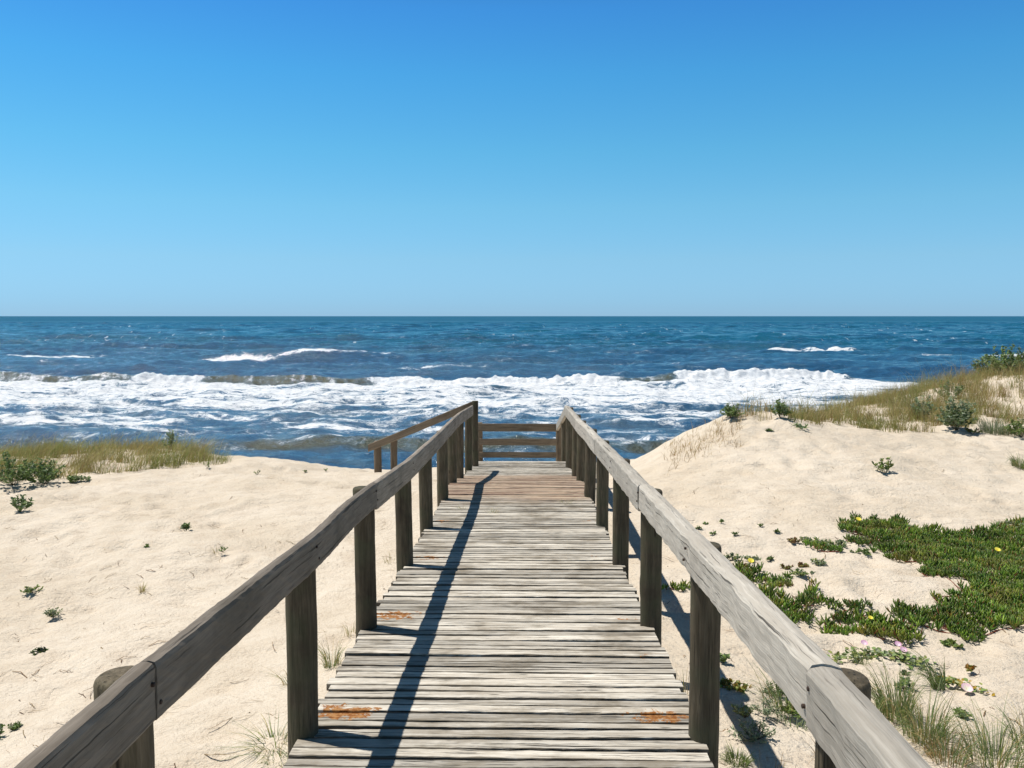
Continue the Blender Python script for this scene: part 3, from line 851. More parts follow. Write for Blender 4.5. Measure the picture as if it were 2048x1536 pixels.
def gpts(px): return [tuple(hit(u, v)[:2]) for u, v in px]
Lpoly = gpts([(-60, 975), (60, 962), (160, 958), (260, 945), (350, 938), (430, 930), (470, 927)]) + [(-5.6, 15.6), (-7.2, 18.5), (-9, 19.5), (-16, 19.5), (-16, 14)]
grass_band('dune_grass', Lpoly, 2400, 17, .46, 'olive and straw coloured dune grass on the low left sand crest', [G_GREEN, G_OLIVE, G_STRAW, G_BROWN, (.30, .13, .06)], [3, 3.5, 2, 1.6, .7], 101, (.25, .05))
Rpoly = gpts([(1450, 842), (1600, 848), (1680, 850), (1760, 862), (1850, 870), (1930, 862)]) + gpts([(1960, 840), (2040, 850)]) + [(15, 20), (24, 22), (24, 30), (12, 27.5), (8, 22.5), (5.6, 18.6), (3.6, 16.6)]
grass_band('dune_grass', Rpoly, 5200, 18, .62, 'golden green dune grass covering the high right dune', [G_GREEN, G_OLIVE, G_STRAW, G_BROWN, (.30, .13, .06)], [2.6, 3.0, 3, 2.0, .9], 111, (.02, .0), hramp=([3.5, 6, 9], [.7, .85, 1.0]), patch=.03)

def tuft(u, v, h, n, spread, label, group=None, cols=(G_GREEN, G_GREY, G_STRAW), p=(3, 3, 1), width=.006, lean=(0, 0), name='grass_tuft', cat='grass tuft', r=.05, pos=None, bendr=(.1, .9), flat=0.0):
    b = np.array(pos) if pos is not None else hit(u, v)
    n = int(n * 1.7)
    if u > 1700 and v > 1370: n = int(n * 1.5); h *= 1.22
    width *= 1.12
    a = rng.uniform(0, 6.28, n)
    off = np.stack([np.cos(a), np.sin(a)], 1) * (rng.uniform(0, 1, n) ** .5 * r)[:, None]
    base = np.c_[off, gz(b[0] + off[:, 0], b[1] + off[:, 1]) - b[2] - .01] if pos is None else np.c_[off, np.zeros(n) - .005]
    H = h * rng.uniform(.35, 1.0, n)
    m = rng.uniform(.15, 1, n) * spread
    ln = np.stack([np.cos(a), np.sin(a)], 1) * (m * h)[:, None] + np.array(lean) * h
    V, F, T = ribbons(base, H * (1 - flat * rng.uniform(0, 1, n)), rng.uniform(.6, 1.2, n) * width, ln, rng.uniform(*bendr, n), tintmix(n, cols, p), 5)
    o = make_mesh(name, V, [F], M_GRASS, attrs={'tint': T}); o.location = b
    return tag(o, label, cat, group)

def leaf_geo(n, P, D, Nn, L, Wd, fold=.25):
    """oval leaves: base P, direction D, normal Nn"""
    D = D / np.linalg.norm(D, axis=1)[:, None]
    Sd = np.cross(D, Nn); Sd /= (np.linalg.norm(Sd, axis=1)[:, None] + 1e-9)
    Up = np.cross(Sd, D)
    L = L[:, None]; Wd = Wd[:, None]
    pts = [P, P + D * L * .35 + Sd * Wd * .5 + Up * Wd * fold, P + D * L * .75 + Sd * Wd * .38 + Up * Wd * fold * .8, P + D * L, P + D * L * .75 - Sd * Wd * .38 + Up * Wd * fold * .8, P + D * L * .35 - Sd * Wd * .5 + Up * Wd * fold, P + D * L * .5]
    V = np.stack(pts, 1).reshape(-1, 3)
    i = np.arange(n)[:, None] * 7
    F4 = np.concatenate([i + np.array([[0, 1, 2, 6]]), i + np.array([[6, 2, 3, 4]]), i + np.array([[0, 6, 4, 5]])])
    return V, F4

def shrub(u, v, w, h, nst, lv, cols, p, label, group, name='leafy_plant', cat='plant', leaf=(.035, .055), pos=None, wr=.5, stemcol=(.12, .11, .06), base_drop=0.0):
    """several stems with many small leaves in rosettes"""
    b = np.array(pos) if pos is not None else hit(u, v)
    mb = MB()
    root = empty(name, b)
    tag(root, label, cat, group)
    allP = []; allD = []; st = MB()
    for s in range(nst):
        a = random.uniform(0, 6.28); rad = random.uniform(.1, 1) ** .6 * w / 2; hh = h * random.uniform(.55, 1.0) * math.sqrt(max(.15, 1 - (rad / (w / 2)) ** 2 * .75))
        tip = np.array([math.cos(a) * rad, math.sin(a) * rad, hh])
        t = np.linspace(0, 1, 6)[:, None]
        path = np.hstack([tip[None, :2] * t ** .8, hh * t ** 1.2]); path[:, :2] += rng.normal(0, .01 * (h + w), (6, 2)) * t
        pr = np.array([(math.cos(q), math.sin(q)) for q in (0, 2.1, 4.2)]) * .0035
        V = (path[:, None, :] + np.stack([pr[:, 0], pr[:, 1], 0 * pr[:, 0]], 1)[None] * (1 - .6 * t[:, None])).reshape(-1, 3)
        i = np.arange(18).reshape(6, 3); j = np.roll(i, -1, 1)
        st.add(V, np.stack([i[:-1].ravel(), j[:-1].ravel(), j[1:].ravel(), i[1:].ravel()], 1), tint=np.tile(stemcol, (18, 1)))
        tk = rng.uniform(.25, 1, lv) ** .7
        P = np.stack([np.interp(tk, t[:, 0], path[:, c]) for c in range(3)], 1)
        aa = rng.uniform(0, 6.28, lv); el = rng.uniform(-.1, 1.0, lv)
        D = np.stack([np.cos(aa) * np.cos(el), np.sin(aa) * np.cos(el), np.sin(el)], 1)
        allP.append(P); allD.append(D)
    P = np.concatenate(allP); D = np.concatenate(allD); n = len(P)
    Nn = rng.normal(0, .5, (n, 3)) + [0, 0, 1.0]
    V, F4 = leaf_geo(n, P, D, Nn, rng.uniform(*leaf, n), rng.uniform(*leaf, n) * wr)
    T = np.repeat(tintmix(n, cols, p), 7, 0)
    make_mesh('foliage', V, [F4], M_LEAF, root, {'tint': T})
    st.build('stem', M_LEAF, root)
    return root

SP_D = (.13, .20, .06); SP_M = (.26, .38, .11); SP_L = (.40, .46, .28); SP_G = (.28, .36, .21); SP_Y = (.38, .42, .12)
# --- left crest shrubs
shrub(25, 972, 1.0, .48, 46, 26, [SP_D, SP_M, SP_G], [4, 3, 1], 'dark green bush at the left end of the grassy crest', None, 'dune_shrub', 'shrub')
shrub(88, 972, .62, .42, 34, 26, [SP_D, SP_M, SP_G], [3, 3, 2], 'leafy grey green bush in front of the left dune grass', None, 'dune_shrub', 'shrub')
_p = hit(450, 928)
shrub(0, 0, .32, .50, 12, 22, [SP_M, SP_G, SP_L], [2, 2, 2], 'single leafy sprig rising above the left grass crest against the sea', None, 'dune_shrub', 'shrub', pos=(at(342, 905, 16.5)[0], 16.5, float(gz(at(342, 905, 16.5)[0], 16.5)) + .1))
shrub(145, 967, .20, .12, 8, 14, [SP_D, SP_M], [2, 2], 'small dark green sprout on the sand edge below the left grass', None, 'leafy_plant')
shrub(165, 964, .22, .10, 8, 12, [SP_M, SP_L], [2, 2], 'small pale sprout beside the dark one below the left grass', None, 'leafy_plant')
shrub(40, 1026, .30, .24, 12, 22, [SP_D, SP_M, SP_G], [3, 3, 2], 'upright dark green plant alone on the upper left sand', None, 'leafy_plant')
shrub(370, 1064, .09, .12, 5, 12, [SP_D, SP_M, SP_G], [3, 3, 2], 'tiny upright green sprout in the middle of the left sand', None, 'leafy_plant')
shrub(65, 1185, .16, .06, 12, 12, [SP_M, SP_G, SP_Y], [3, 3, 2], 'low green rosette on the left sand above the pale one', None, 'rosette_plant', leaf=(.02, .035))
shrub(106, 1238, .17, .10, 12, 14, [SP_L, SP_G, SP_Y], [3, 3, 2], 'pale silvery green rosette on the left sand', None, 'rosette_plant', leaf=(.02, .035), wr=.3)
shrub(76, 1309, .13, .035, 10, 12, [SP_D, (.05, .06, .05)], [3, 2], 'dark flat rosette on the left sand', None, 'rosette_plant', leaf=(.02, .03))
shrub(27, 1464, .09, .045, 10, 12, [SP_D, SP_M], [3, 2], 'small round green cushion near the bottom left edge', None, 'rosette_plant', leaf=(.012, .022))
shrub(-6, 1480, .10, .10, 10, 14, [SP_D, SP_M, SP_G], [3, 2, 2], 'leafy sprig cut off by the bottom left edge', None, 'leafy_plant', leaf=(.015, .03))
for (u, v, w) in ((295, 1096, .05), (445, 1105, .08), (415, 938, .14), (514, 950, .12), (652, 943, .10), (610, 946, .08)):
    shrub(u, v, w, w * .7, 5, 8, [SP_M, SP_D, SP_Y], [3, 2, 1], 'tiny green seedling scattered on the left sand', 'tiny seedlings on the left sand', 'seedling', 'seedling', leaf=(.015, .03))
# --- right crest shrubs
shrub(1463, 838, .42, .26, 26, 24, [SP_D, SP_M, SP_L], [3, 3, 2], 'round bush at the seaward end of the right grass', None, 'dune_shrub', 'shrub')
shrub(1560, 838, .36, .34, 22, 24, [SP_D, SP_M, SP_L], [3, 3, 2], 'upright bush right of the bare sand hump top', None, 'dune_shrub', 'shrub')
shrub(1612, 835, .36, .40, 18, 22, [SP_M, SP_L, SP_G], [3, 3, 2], 'leafy bush rising out of the grass, second from the hump', None, 'dune_shrub', 'shrub')
shrub(1843, 840, .55, .50, 26, 24, [SP_M, SP_L, SP_G], [2, 3, 3], 'silvery bush amid the grass left of the biggest bush', None, 'dune_shrub', 'shrub')
shrub(1912, 862, .62, .62, 42, 28, [SP_D, SP_L, SP_G], [3, 3, 2], 'biggest leafy bush standing on bare sand at the grass edge', None, 'dune_shrub', 'shrub', leaf=(.045, .07))
shrub(1900, 800, .7, .5, 26, 24, [SP_D, SP_M, SP_L], [2, 3, 3], 'pale bush in the grass above the biggest bush', None, 'dune_shrub', 'shrub')
for (u, Y, w, h, lb) in ((1975, 23.5, .8, .7, 'dark bush on the dune skyline, left one of the skyline pair'), (2022, 22.5, 1.5, .85, 'broad silvery bush on the dune skyline at the right edge')):
    x = at(u, 760, Y)[0]; shrub(0, 0, w, h, 60 if w > 1 else 34, 30, [SP_D, SP_M, SP_L], [3, 3, 2], lb, None, 'dune_shrub', 'shrub', pos=(x, Y, float(gz(x, Y)) - .02), leaf=(.06, .09))
shrub(2042, 875, .5, .40, 28, 24, [SP_D, SP_M, SP_Y], [2, 3, 2], 'yellow green bush at the right edge below the grass', None, 'dune_shrub', 'shrub')
shrub(1770, 948, .26, .24, 9, 16, [SP_M, SP_Y, SP_D], [3, 3, 2], 'single green plant alone on the bare right sand', None, 'leafy_plant', leaf=(.04, .06))
shrub(1601, 858, .30, .06, 9, 10, [SP_M, SP_G], [3, 2], 'flat green leaves on the sand behind the hump', None, 'leafy_plant')
shrub(1945, 870, .34, .12, 10, 10, [SP_D, (.10, .05, .03)], [3, 2], 'dark straggly sprig below the biggest bush', None, 'leafy_plant')
shrub(1537, 866, .10, .05, 5, 8, [SP_D], [1], 'tiny dark sprig on top of the bare hump', None, 'seedling', 'seedling')
for (u, v, h, n, sp, lb, kw) in [
    (2040, 935, .34, 120, .55, 'grey green grass clump at the right edge on bare sand', dict(r=.10)),
    (1985, 866, .42, 190, .6, 'pale silvery grass clump between the two right bushes', dict(r=.20, cols=((.28, .32, .20), G_GREY), p=(2, 1))),
    (2020, 868, .36, 160, .6, 'silvery grass clump beside the yellow green bush', dict(r=.2, cols=((.28, .32, .20), G_GREY, G_STRAW), p=(2, 1, 1))),
    (285, 1187, .17, 16, .6, 'thin lone grass tuft on the left sand', dict(r=.02, cols=(G_STRAW, G_OLIVE), p=(2, 2), width=.004)),
    (432, 1105, .12, 8, .7, 'sparse dry tuft on the left sand near the railing', dict(r=.03, cols=(G_STRAW, G_OLIVE), p=(2, 2), width=.003)),
    (545, 1495, .22, 85, 1.3, 'sprawling grey green tuft left of the nearest whole left post', dict(r=.09, cols=(G_GREY, G_GREEN, G_STRAW), p=(4, 2, 2), width=.004, lean=(-.2, 0), flat=.7)),
    (665, 1330, .27, 46, .65, 'wispy tuft left of the deck between the second and third posts', dict(r=.05, cols=(G_GREY, G_GREEN, G_STRAW), p=(3, 2, 3), width=.0035)),
    (700, 1270, .2, 14, .5, 'few dry blades beside the third left post', dict(r=.04, cols=(G_STRAW, G_OLIVE), p=(2, 2), width=.003)),
    (578, 1370, .22, 16, .7, 'thin bent blades just left of the second left post', dict(r=.03, cols=(G_GREY, G_STRAW), p=(2, 2), width=.0035, lean=(-.3, 0))),
    (560, 1530, .1, 40, .9, 'small green tuft at the foot of the near left post', dict(r=.05, width=.004)),
    (782, 1125, .18, 14, .4, 'pale wisps beside the fourth left post', dict(r=.06, cols=(G_STRAW, G_OLIVE), p=(2, 2), width=.003)),
    (1475, 1530, .12, 120, .6, 'dark green tuft in the shade of the right railing', dict(r=.05, cols=(SP_D, G_GREEN), p=(2, 2), width=.004)),
    (1560, 1410, .34, 42, .6, 'loose grass tuft seen through the gap under the right railing', dict(r=.10, cols=(G_GREY, G_GREEN, G_STRAW), p=(3, 3, 2), width=.004, lean=(-.3, 0))),
    (1590, 1440, .15, 50, .8, 'low grey tuft under the right railing', dict(r=.10, cols=(G_GREY, SP_L), p=(3, 2), width=.005)),
    (1370, 1400, .3, 22, .5, 'thin blades beside the deck edge at the right posts', dict(r=.06, cols=(G_STRAW, G_OLIVE), p=(2, 2), width=.003)),
    (1720, 1330, .22, 26, .6, 'small tuft in the bindweed runner', dict(r=.05, cols=(G_GREY, G_GREEN), p=(2, 2), width=.0035)),
    (1877, 1382, .34, 44, .28, 'leaning grey grass tuft left of the yellowing runner', dict(r=.045, cols=(G_GREY, G_GREEN), p=(3, 2), width=.0045, lean=(-.32, 0))),
    (1790, 1430, .34, 110, .5, 'dense tall grass just right of the nearest right post', dict(r=.10, cols=(G_GREY, G_GREEN, G_STRAW), p=(4, 3, 1.5), width=.0045, lean=(-.12, 0))),
    (1850, 1480, .33, 80, .6, 'tall grass clump at the bottom right, left one of three', dict(r=.11, cols=(G_GREY, G_GREEN, G_STRAW), p=(4, 3, 1.5), width=.0045)),
    (1895, 1525, .30, 70, .6, 'brown based tall grass at the bottom edge, middle one of three', dict(r=.10, cols=(G_GREY, G_BROWN, G_STRAW), p=(4, 2, 2), width=.004)),
    (1990, 1535, .33, 85, .75, 'spreading tall grass at the bottom right corner', dict(r=.14, cols=(G_GREY, G_GREEN, G_STRAW), p=(4, 3, 2), width=.004)),
    (2060, 1500, .28, 50, .8, 'sparse grass cut off by the right edge', dict(r=.10, cols=(G_GREY, G_GREEN, G_STRAW), p=(4, 3, 2), width=.004)),
    (1690, 1548, .25, 40, .5, 'dry stalks at the bottom edge beside the nearest right post', dict(r=.12, cols=(G_BROWN, G_STRAW), p=(2, 1), width=.004)),
    (1545, 1545, .16, 16, .2, 'upright dry stalks at the bottom edge right of the second post', dict(r=.10, cols=(G_BROWN, G_STRAW), p=(2, 1), width=.003)),
    ]:
    tuft(u, v, h, n, sp, lb, 'grass tufts on the sand', **kw)
# dry stalks on the flank of the hump
mbp = []
B = []
for q in range(330):
    u = rng.uniform(1330, 1480); v = 905 - (u - 1330) * .30 + rng.normal(0, 18)
    if rng.uniform() < .55: B.append(hit(u, v))
B = np.array(B); B = np.repeat(B, 3, 0) + rng.normal(0, [.03, .03, 0], (len(B) * 3, 3)); B[:, 2] = gz(B[:, 0], B[:, 1]) - .01
n = len(B); H = rng.uniform(.05, .26, n)
V, F, T = ribbons(B, H, rng.uniform(.004, .007, n), rng.normal([.03, 0], .1, (n, 2)), rng.uniform(0, .6, n), tintmix(n, [G_STRAW, G_BROWN, (.40, .25, .10)], [2, 2, 2]), 3)
tag(make_mesh('dry_stalks', V, [F], M_GRASS, attrs={'tint': T}), 'dry brown stalks on the seaward flank of the bare hump', 'dry grass', kind='stuff')

# --- ice plant
def ice(poly_px, spacing, label, name='ice_plant', kind=None, group=None, hs=1.0, runner=True, thick=1.0):
    poly = np.array(gpts(poly_px)); lo, hi = poly.min(0), poly.max(0)
    nx = int((hi[0] - lo[0]) / spacing) + 1; ny = int((hi[1] - lo[1]) / spacing) + 1
    gx_, gy_ = np.meshgrid(lo[0] + np.arange(nx) * spacing, lo[1] + np.arange(ny) * spacing)
    pts = np.stack([gx_.ravel(), gy_.ravel()], 1) + rng.uniform(-.5, .5, (nx * ny, 2)) * spacing
    j = .085 * np.stack([perlin(pts[:, 0] / .13, pts[:, 1] / .13, 121), perlin(pts[:, 0] / .13, pts[:, 1] / .13, 122)], 1)
    k = in_poly(pts[:, 0] + j[:, 0], pts[:, 1] + j[:, 1], poly)
    k &= rng.uniform(0, 1, len(k)) < (.98 if kind else .72) + 1.1 * perlin(pts[:, 0] / .16, pts[:, 1] / .12, 125)
    pts = pts[k]; n = len(pts)
    if n == 0: return None
    o3 = np.array([poly[:, 0].mean(), poly[:, 1].mean(), 0]); o3[2] = gz(o3[0], o3[1])
    lv = 6
    B = np.repeat(pts, lv, 0); N = len(B)
    hh = (.02 + .035 * sstep(-.3, .4, perlin(pts[:, 0] / .25, pts[:, 1] / .25, 123))) * hs
    z = gz(B[:, 0], B[:, 1]) + np.repeat(hh, lv) * rng.uniform(.2, 1, N) - o3[2]
    a = np.tile(np.arange(lv) * (2 * np.pi / lv) * 1.0, n) + np.repeat(rng.uniform(0, 6.28, n), lv) + rng.normal(0, .3, N)
    L = rng.uniform(.042, .070, N) * hs; r = rng.uniform(.005, .0072, N) * thick
    out = np.stack([np.cos(a), np.sin(a)], 1)
    base = np.c_[B - o3[:2] + out * .004, z]
    V = np.zeros((N, 4, 3, 3))
    el0 = rng.uniform(.35, 1.0, N)
    side = np.stack([-np.sin(a), np.cos(a), 0 * a], 1)
    c = base.copy()
    for s_, (tt, rad) in enumerate(((0, .7), (.35, 1.0), (.75, .85), (1.0, .12))):
        el = el0 + .5 * tt
        d = np.c_[out * np.cos(el)[:, None], np.sin(el)]
        if s_: c = c + d * (L * (tt - pt))[:, None]
        pt = tt
        upv = np.c_[-out * np.sin(el)[:, None], np.cos(el)]
        for q, (ca, sa) in enumerate(((0, -1), (.87, .5), (-.87, .5))):
            V[:, s_, q] = c + (side * ca + upv * sa) * (r * rad)[:, None]
    V = V.reshape(-1, 3)
    i = np.arange(N * 12).reshape(N, 4, 3); jn = np.roll(i, -1, 2)
    F = np.stack([i[:, :-1], jn[:, :-1], jn[:, 1:], i[:, 1:]], -1).reshape(-1, 4)
    cap = i[:, 3].reshape(-1, 3)
    cl = tintmix(n, [(.14, .27, .025), (.23, .36, .035), (.09, .19, .022), (.34, .32, .05)], [5, 4, 3, .8], .15)
    pv = perlin(pts[:, 0] / .45, pts[:, 1] / .45, 127)[:, None]; cl = cl * (1 - .35 * sstep(-.1, .5, pv)); rd = sstep(.25, .6, -pv) * .35; cl = cl * (1 - rd) + rd * np.array([.24, .12, .04])
    T = np.repeat(np.repeat(cl, lv, 0) * rng.uniform(.8, 1.2, (N, 1)), 12, 0).reshape(N, 4, 3, 3)
    T[:, 2] *= 1.25
    T[:, 3] = T[:, 3] * .6 + np.array([.16, .05, .02]) * rng.uniform(.0, 1, (N, 1, 1))
    dead = rng.uniform(0, 1, N) < .03
    T[dead] = np.array([.26, .10, .035])
    T = T.reshape(-1, 3)
    parts_parent = o3
    o = None
    if kind == 'stuff':
        o = make_mesh(name, V, [F, cap], M_ICE, attrs={'tint': T}, smooth=True); o.location = o3
        root = o
    else:
        root = empty(name, o3); make_mesh('leaves', V, [F, cap], M_ICE, root, {'tint': T}, smooth=True)
    tag(root, label, 'ice plant', group, kind)
    # reddish runners
    m = max(3, n // 7); st = MB()
    for s in range(m):
        p = pts[rng.integers(n)]; q = pts[np.argmin(((pts - p - rng.normal(0, .13, 2)) ** 2).sum(1))]
        t = np.linspace(0, 1, 6)[:, None]; xy = p + (q - p) * t + np.sin(t * 3.14) * rng.normal(0, .015, 2)
        zz = gz(xy[:, 0], xy[:, 1]) + .008
        path = np.c_[xy, zz] - o3
        pr = np.array([(0, -1), (.87, .5), (-.87, .5)]) * .0042
        dd = (q - p) / (np.linalg.norm(q - p) + 1e-6); sd = np.array([-dd[1], dd[0], 0])
        Vr = (path[:, None] + pr[None, :, 0:1] * sd + pr[None, :, 1:2] * np.array([0, 0, 1])).reshape(-1, 3)
        ii = np.arange(18).reshape(6, 3); jj = np.roll(ii, -1, 1)
        st.add(Vr, np.stack([ii[:-1].ravel(), jj[:-1].ravel(), jj[1:].ravel(), ii[1:].ravel()], 1), tint=np.tile((.30, .06, .035), (18, 1)))
    rn = st.build('runner', M_ICE, root)
    return root
Z7 = lambda L: [(1280 + a * .375, 1000 + b * .375) for a, b in L]
ice(Z7([(1055, 175), (1060, 130), (1120, 135), (1140, 100), (1180, 130), (1230, 120), (1330, 135), (1400, 118), (1450, 170), (1560, 165), (1640, 185), (1740, 195), (1860, 170), (2048, 130), (2280, 105), (2450, 165), (2540, 250), (2460, 330), (2580, 410), (2540, 520), (2400, 560), (2330, 640), (2200, 630), (2048, 690), (1900, 720), (1780, 690), (1840, 740), (1820, 775), (1700, 755), (1600, 690), (1500, 700), (1350, 640), (1340, 590), (1450, 600), (1540, 600), (1560, 530), (1700, 535), (1690, 490),
        (1760, 500), (1750, 440), (1640, 430), (1510, 405), (1530, 375), (1500, 340), (1400, 345), (1275, 305), (1250, 235), (1170, 190)]), .036, 'big dark green ice plant mat spreading over the right sand', kind='stuff')
for pl, lb, hs in [
    ([(895, 240), (960, 245), (1100, 285), (1100, 305), (1020, 300), (900, 270)], 'small ice plant strip above the fork, left of the big mat', .8),
    ([(1090, 205), (1200, 215), (1245, 250), (1180, 255), (1095, 235)], 'ice plant patch touching the left corner of the big mat', .8),
    ([(465, 350), (520, 360), (560, 370), (640, 375), (645, 450), (590, 470), (545, 430), (480, 395)], 'ice plant clump with a yellow flower beside the right railing', .9),
    ([(660, 425), (740, 440), (800, 410), (835, 450), (760, 480), (680, 475)], 'compact ice plant clump right of the one with a yellow flower', .8),
    ([(80, 470), (270, 452), (272, 488), (85, 492)], 'single ice plant runner on the sand beside the third right post', .65),
    ([(605, 490), (690, 490), (780, 555), (850, 560), (900, 460), (960, 480), (965, 545), (930, 600), (925, 670), (850, 705), (820, 670), (730, 610), (650, 560)], 'ice plant clump hugging the right railing', 1.0),
    ([(965, 560), (1060, 565), (1230, 570), (1235, 605), (1045, 605)], 'ice plant runner with a row of upright leaves and red stem', .8),
    ([(950, 680), (1040, 640), (1110, 625), (1200, 600), (1220, 650), (1350, 680), (1500, 735), (1530, 780), (1400, 770), (1240, 755), (1150, 745), (1000, 720)], 'long ice plant clump lying below the row with the red stem', 1.0),
    ]:
    ice(Z7(pl), .034, lb, hs=hs, group='ice plant clumps round the big mat')

def rosette_patch(px, w, h, label, group=None, cols=((SP_L), (SP_G), SP_Y), p=(3, 3, 2), n=14, lv=12, leaf=(.018, .03), wr=.6, name='creeping_plant', cat='creeping plant'):
    return shrub(1280 + px[0] * .375, 1000 + px[1] * .375, w, h, n, lv, list(cols), list(p), label, group, name, cat, leaf=leaf, wr=wr)
rosette_patch((940, 235), .34, .05, 'grey leaved creeping patch above the ice plant strip', n=26)
rosette_patch((1050, 250), .26, .07, 'grey leaved creeping patch nearer the big mat', n=22)
rosette_patch((490, 325), .22, .07, 'feathery green plant behind the second right post top')
rosette_patch((595, 330), .16, .06, 'small feathery plant right of the one behind the post top')
rosette_patch((950, 348), .16, .05, 'small round plant on the sand below the ice plant strip')
rosette_patch((848, 405), .16, .05, 'round rosette above the compact ice plant clump', cols=(SP_M, SP_G, SP_Y))
rosette_patch((775, 368), .13, .035, 'small reddish rosette left of the round ones', cols=(SP_Y, (.28, .12, .06)), p=(1, 1))
rosette_patch((870, 362), .10, .04, 'tiny reddish rosette above the round rosette', cols=(SP_Y, (.28, .12, .06)), p=(1, 1))
rosette_patch((915, 402), .07, .02, 'tiny flat rosette right of the round one', n=6)
rosette_patch((1175, 285), .22, .04, 'flat dark creeper just left of the big mat', cols=(SP_D, SP_M), p=(1, 1))
rosette_patch((1660, 782), .17, .035, 'flat round green plant below the big mat', cols=(SP_M, SP_Y), p=(1, 1), n=18)
rosette_patch((820, 232), .16, .035, 'brown withered rosette left of the grey creeping patches', cols=((.28, .14, .06), SP_Y), p=(2, 1))
for c in ((347, 140), (312, 165), (392, 188), (432, 124), (506, 190), (640, 145), (730, 180), (693, 328)):
    rosette_patch(c, .07, .04, 'tiny green seedling scattered on the right sand', 'tiny seedlings on the right sand', n=5, lv=8, name='seedling', cat='seedling', cols=(SP_M, SP_D), p=(1, 1))
rosette_patch((490, 1022), .20, .05, 'yellowing creeping patch right of the second right post', cols=(SP_Y, (.45, .28, .04), SP_M), n=24)
rosette_patch((1762, 918), .07, .03, 'small orange brown plant on the right sand', cols=((.42, .20, .03), SP_Y), p=(2, 1), n=8)
rosette_patch((605, 1290), .26, .10, 'silvery feathery herb beside the nearest right posts', n=26, cols=(SP_L, SP_G), p=(1, 1), wr=.3)
rosette_patch((560, 1170), .15, .09, 'silvery herb with yellow tips beside the railing gap', n=14, cols=(SP_L, SP_Y), p=(1, 1), wr=.3)
rosette_patch((660, 1150), .16, .07, 'grey herb behind the silvery feathery one', n=14, cols=(SP_L, SP_G), p=(1, 1), wr=.3)
rosette_patch((810, 1150), .17, .05, 'green leafy creeper at the lower edge of the right rail', n=18, cols=(SP_M, SP_Y), p=(1, 1))
rosette_patch((740, 1050), .22, .10, 'grey green herb showing under the right rail', n=22, cols=(SP_G, SP_D), p=(1, 1), wr=.4)
rosette_patch((445, 870), .09, .07, 'small herb tuft beside the second right post', n=8, cols=(SP_M, SP_G), p=(1, 1))
rosette_patch((1715, 1165), .10, .05, 'small leafy plant among the tall grass', n=12, cols=(SP_M, SP_G), p=(1, 1))
rosette_patch((1410, 1015), .12, .08, 'leafy plant left of the leaning grass tuft', n=12, cols=(SP_M, SP_G), p=(1, 1))
rosette_patch((1415, 940), .05, .02, 'tiny dark rosette below the bindweed runner', n=6, cols=(SP_D, SP_G), p=(1, 1))
rosette_patch((1990, 165), .5, .10, 'silvery feathery herb behind the big mat at the right edge', n=44, cols=(SP_L, SP_G), p=(2, 1), wr=.3)

# --- bindweed runners with flowers
def vine(px, label, cols, p, width=.05, per=150, name='bindweed'):
    pts = np.array([hit(*q) for q in Z7(px)])
    o3 = pts.mean(0); root = empty(name, o3); tag(root, label, 'creeping plant')
    t = rng.uniform(0, len(pts) - 1, per); P = np.stack([np.interp(t, np.arange(len(pts)), pts[:, c]) for c in range(3)], 1)
    P[:, :2] += rng.normal(0, width, (per, 2)); P[:, 2] = gz(P[:, 0], P[:, 1]) + rng.uniform(.005, .035, per)
    a = rng.uniform(0, 6.28, per); D = np.stack([np.cos(a), np.sin(a), rng.uniform(-.1, .5, per)], 1)
    V, F = leaf_geo(per, P - o3, D, rng.normal(0, .4, (per, 3)) + [0, 0, 1], rng.uniform(.022, .038, per), rng.uniform(.02, .034, per), .15)
    make_mesh('foliage', V, [F], M_LEAF, root, {'tint': np.repeat(tintmix(per, cols, p), 7, 0)})
    return root, o3
def flower(parent, o3, pos, r, col, centre, name='flower'):
    n = 10; th = np.linspace(0, 2 * np.pi, n, endpoint=False)
    p = np.array(pos) - o3
    V = [p]; T = [centre]
    for rr, zz, cc in ((.35, .2, centre), (1.0, .55, col)):
        for k, a in enumerate(th):
            w = 1 + .10 * (k % 2) * (rr > .5)
            V.append(p + np.array([math.cos(a) * r * rr * w, math.sin(a) * r * rr * w - .0 , r * zz - .45 * r * rr * math.sin(a) * -1])); T.append(cc)
    F3 = [(0, 1 + k, 1 + (k + 1) % n) for k in range(n)]
    F4 = [(1 + k, 1 + n + k, 1 + n + (k + 1) % n, 1 + (k + 1) % n) for k in range(n)]
    make_mesh(name, V, [np.array(F4), np.array(F3)], M_PETAL, parent, {'tint': np.array(T)})
M_PETAL = NT('petals'); _c = M_PETAL.attr('tint', True); M_PETAL = M_PETAL.done(M_PETAL.principled(_c, .6, .2))
bw, bo = vine([(1035, 870), (1100, 840), (1200, 835), (1290, 845), (1390, 850), (1440, 880), (1530, 885)], 'bindweed runner with pink flowers between the ice plant and the tall grass', [SP_L, SP_M, SP_Y], [2, 2, 2], .035, 300)
PINK = (.62, .30, .48)
for q in ((1375, 808), (1405, 842), (1195, 800)):
    hpt = hit(*Z7([q])[0]); flower(bw, bo, hpt + [0, 0, .04], .022, PINK, (.8, .62, .70))
bw2, bo2 = vine([(1600, 985), (1670, 985), (1720, 1010), (1830, 1040)], 'yellowing runner with one pale pink flower on the right sand', [SP_Y, (.50, .33, .03), SP_M], [2, 2, 2], .03, 130)
hpt = hit(*Z7([(1743, 1045)])[0]); flower(bw2, bo2, hpt + [0, 0, .03], .032, (.80, .50, .62), (.85, .8, .6))
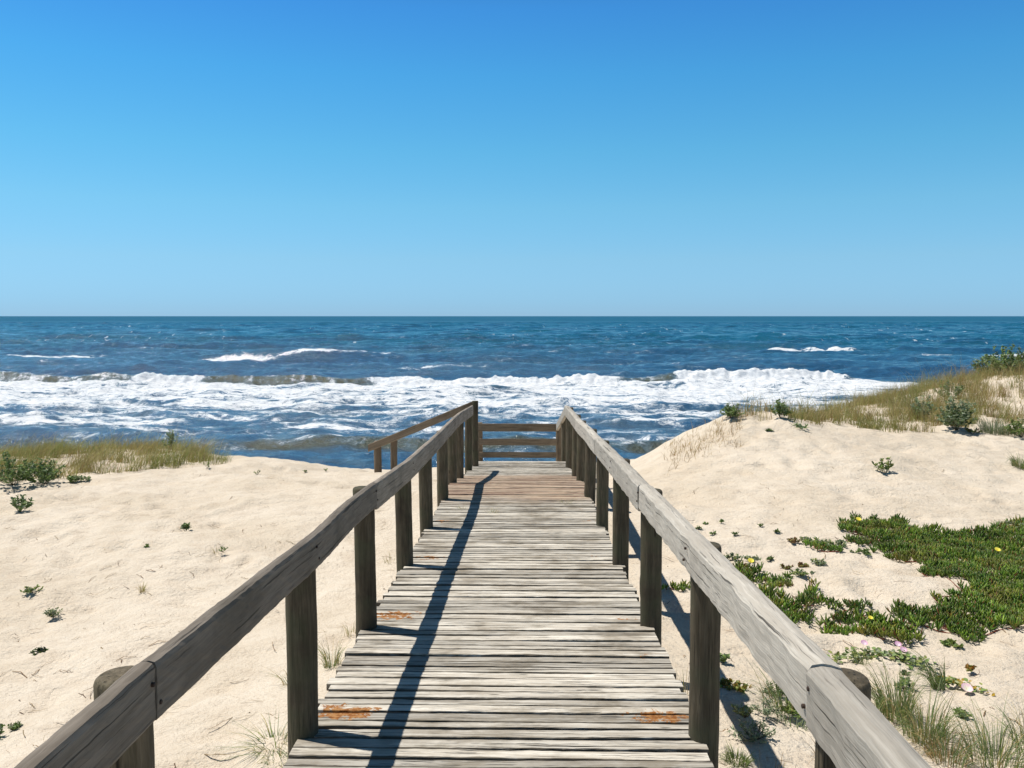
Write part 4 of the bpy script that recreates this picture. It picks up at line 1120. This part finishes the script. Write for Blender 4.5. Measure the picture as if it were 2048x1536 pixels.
for i_, (q, lb) in enumerate((((590, 385), 'yellow ice plant flower in the clump beside the right railing'), ((1165, 155), 'yellow ice plant flower at the left corner of the big mat'), ((1905, 318), 'yellow ice plant flower inside the big mat'), ((1228, 695), 'small yellow flower in the long ice plant clump'))):
    hpt = hit(*Z7([q])[0]); fr = empty('flower', hpt); tag(fr, lb, 'flower', 'yellow ice plant flowers')
    flower(fr, hpt, hpt + [0, 0, .085], .016 if i_ == 3 else .026, (.80, .70, .12), (.75, .60, .05), 'petals')

# grass growing through the deck
for (x, y, lb) in ((.52, 9.2, 'little tuft growing through the deck near the right posts'), (-.58, 8.9, 'little tuft on the deck near the left posts'), (-.25, 8.7, 'dry wisp on the deck boards')):
    tuft(0, 0, .10, 20, .8, lb, None, pos=(x, y, EYE + float(deck_h(y)) - .01), width=.003, r=.06, cols=(G_GREEN, G_STRAW, SP_Y), p=(2, 2, 1))

# --- dry straws and leaf crumbs lying on the sand
def debris():
    n = 520
    pts = []
    while len(pts) < n:
        u = rng.uniform(0, 2048); v = 935 + (rng.uniform() ** 1.2) * 620
        p = hit(u, v)
        if abs(p[0]) < .95 or p[1] > 16: continue
        pts.append(p)
    P = np.array(pts); L = rng.uniform(.02, .16, n) * rng.choice([.5, 1, 1.3], n); a = rng.normal(0, .6, n) + np.where(rng.uniform(0, 1, n) < .4, 1.6, 0)
    t = np.linspace(-.5, .5, 5); cur = rng.normal(0, .25, n)
    V = np.zeros((n, 5, 2, 3)); w = rng.uniform(.0012, .0032, n)
    d = np.stack([np.cos(a), np.sin(a)], 1); s = np.stack([-np.sin(a), np.cos(a)], 1)
    for k, tk in enumerate(t):
        c = P[:, :2] + d * (L * tk)[:, None] + s * (cur * L * tk * tk * 2)[:, None]
        for m, sg in ((0, -1), (1, 1)):
            q = c + s * (sg * w)[:, None]
            V[:, k, m, :2] = q; V[:, k, m, 2] = gz(q[:, 0], q[:, 1]) + .006 + (np.abs(tk) < .1) * .008
    i = np.arange(n * 10).reshape(n, 5, 2)
    F = np.stack([i[:, :-1, 0], i[:, 1:, 0], i[:, 1:, 1], i[:, :-1, 1]], -1).reshape(-1, 4)
    T = np.repeat(tintmix(n, [(.30, .18, .09), (.20, .11, .06), (.45, .34, .20)], [2, 2, 2]), 10, 0)
    tag(make_mesh('debris', V.reshape(-1, 3), [F], M_GRASS, attrs={'tint': T}), 'thin dry straws scattered on the bare sand', 'straw', kind='stuff')
debris()
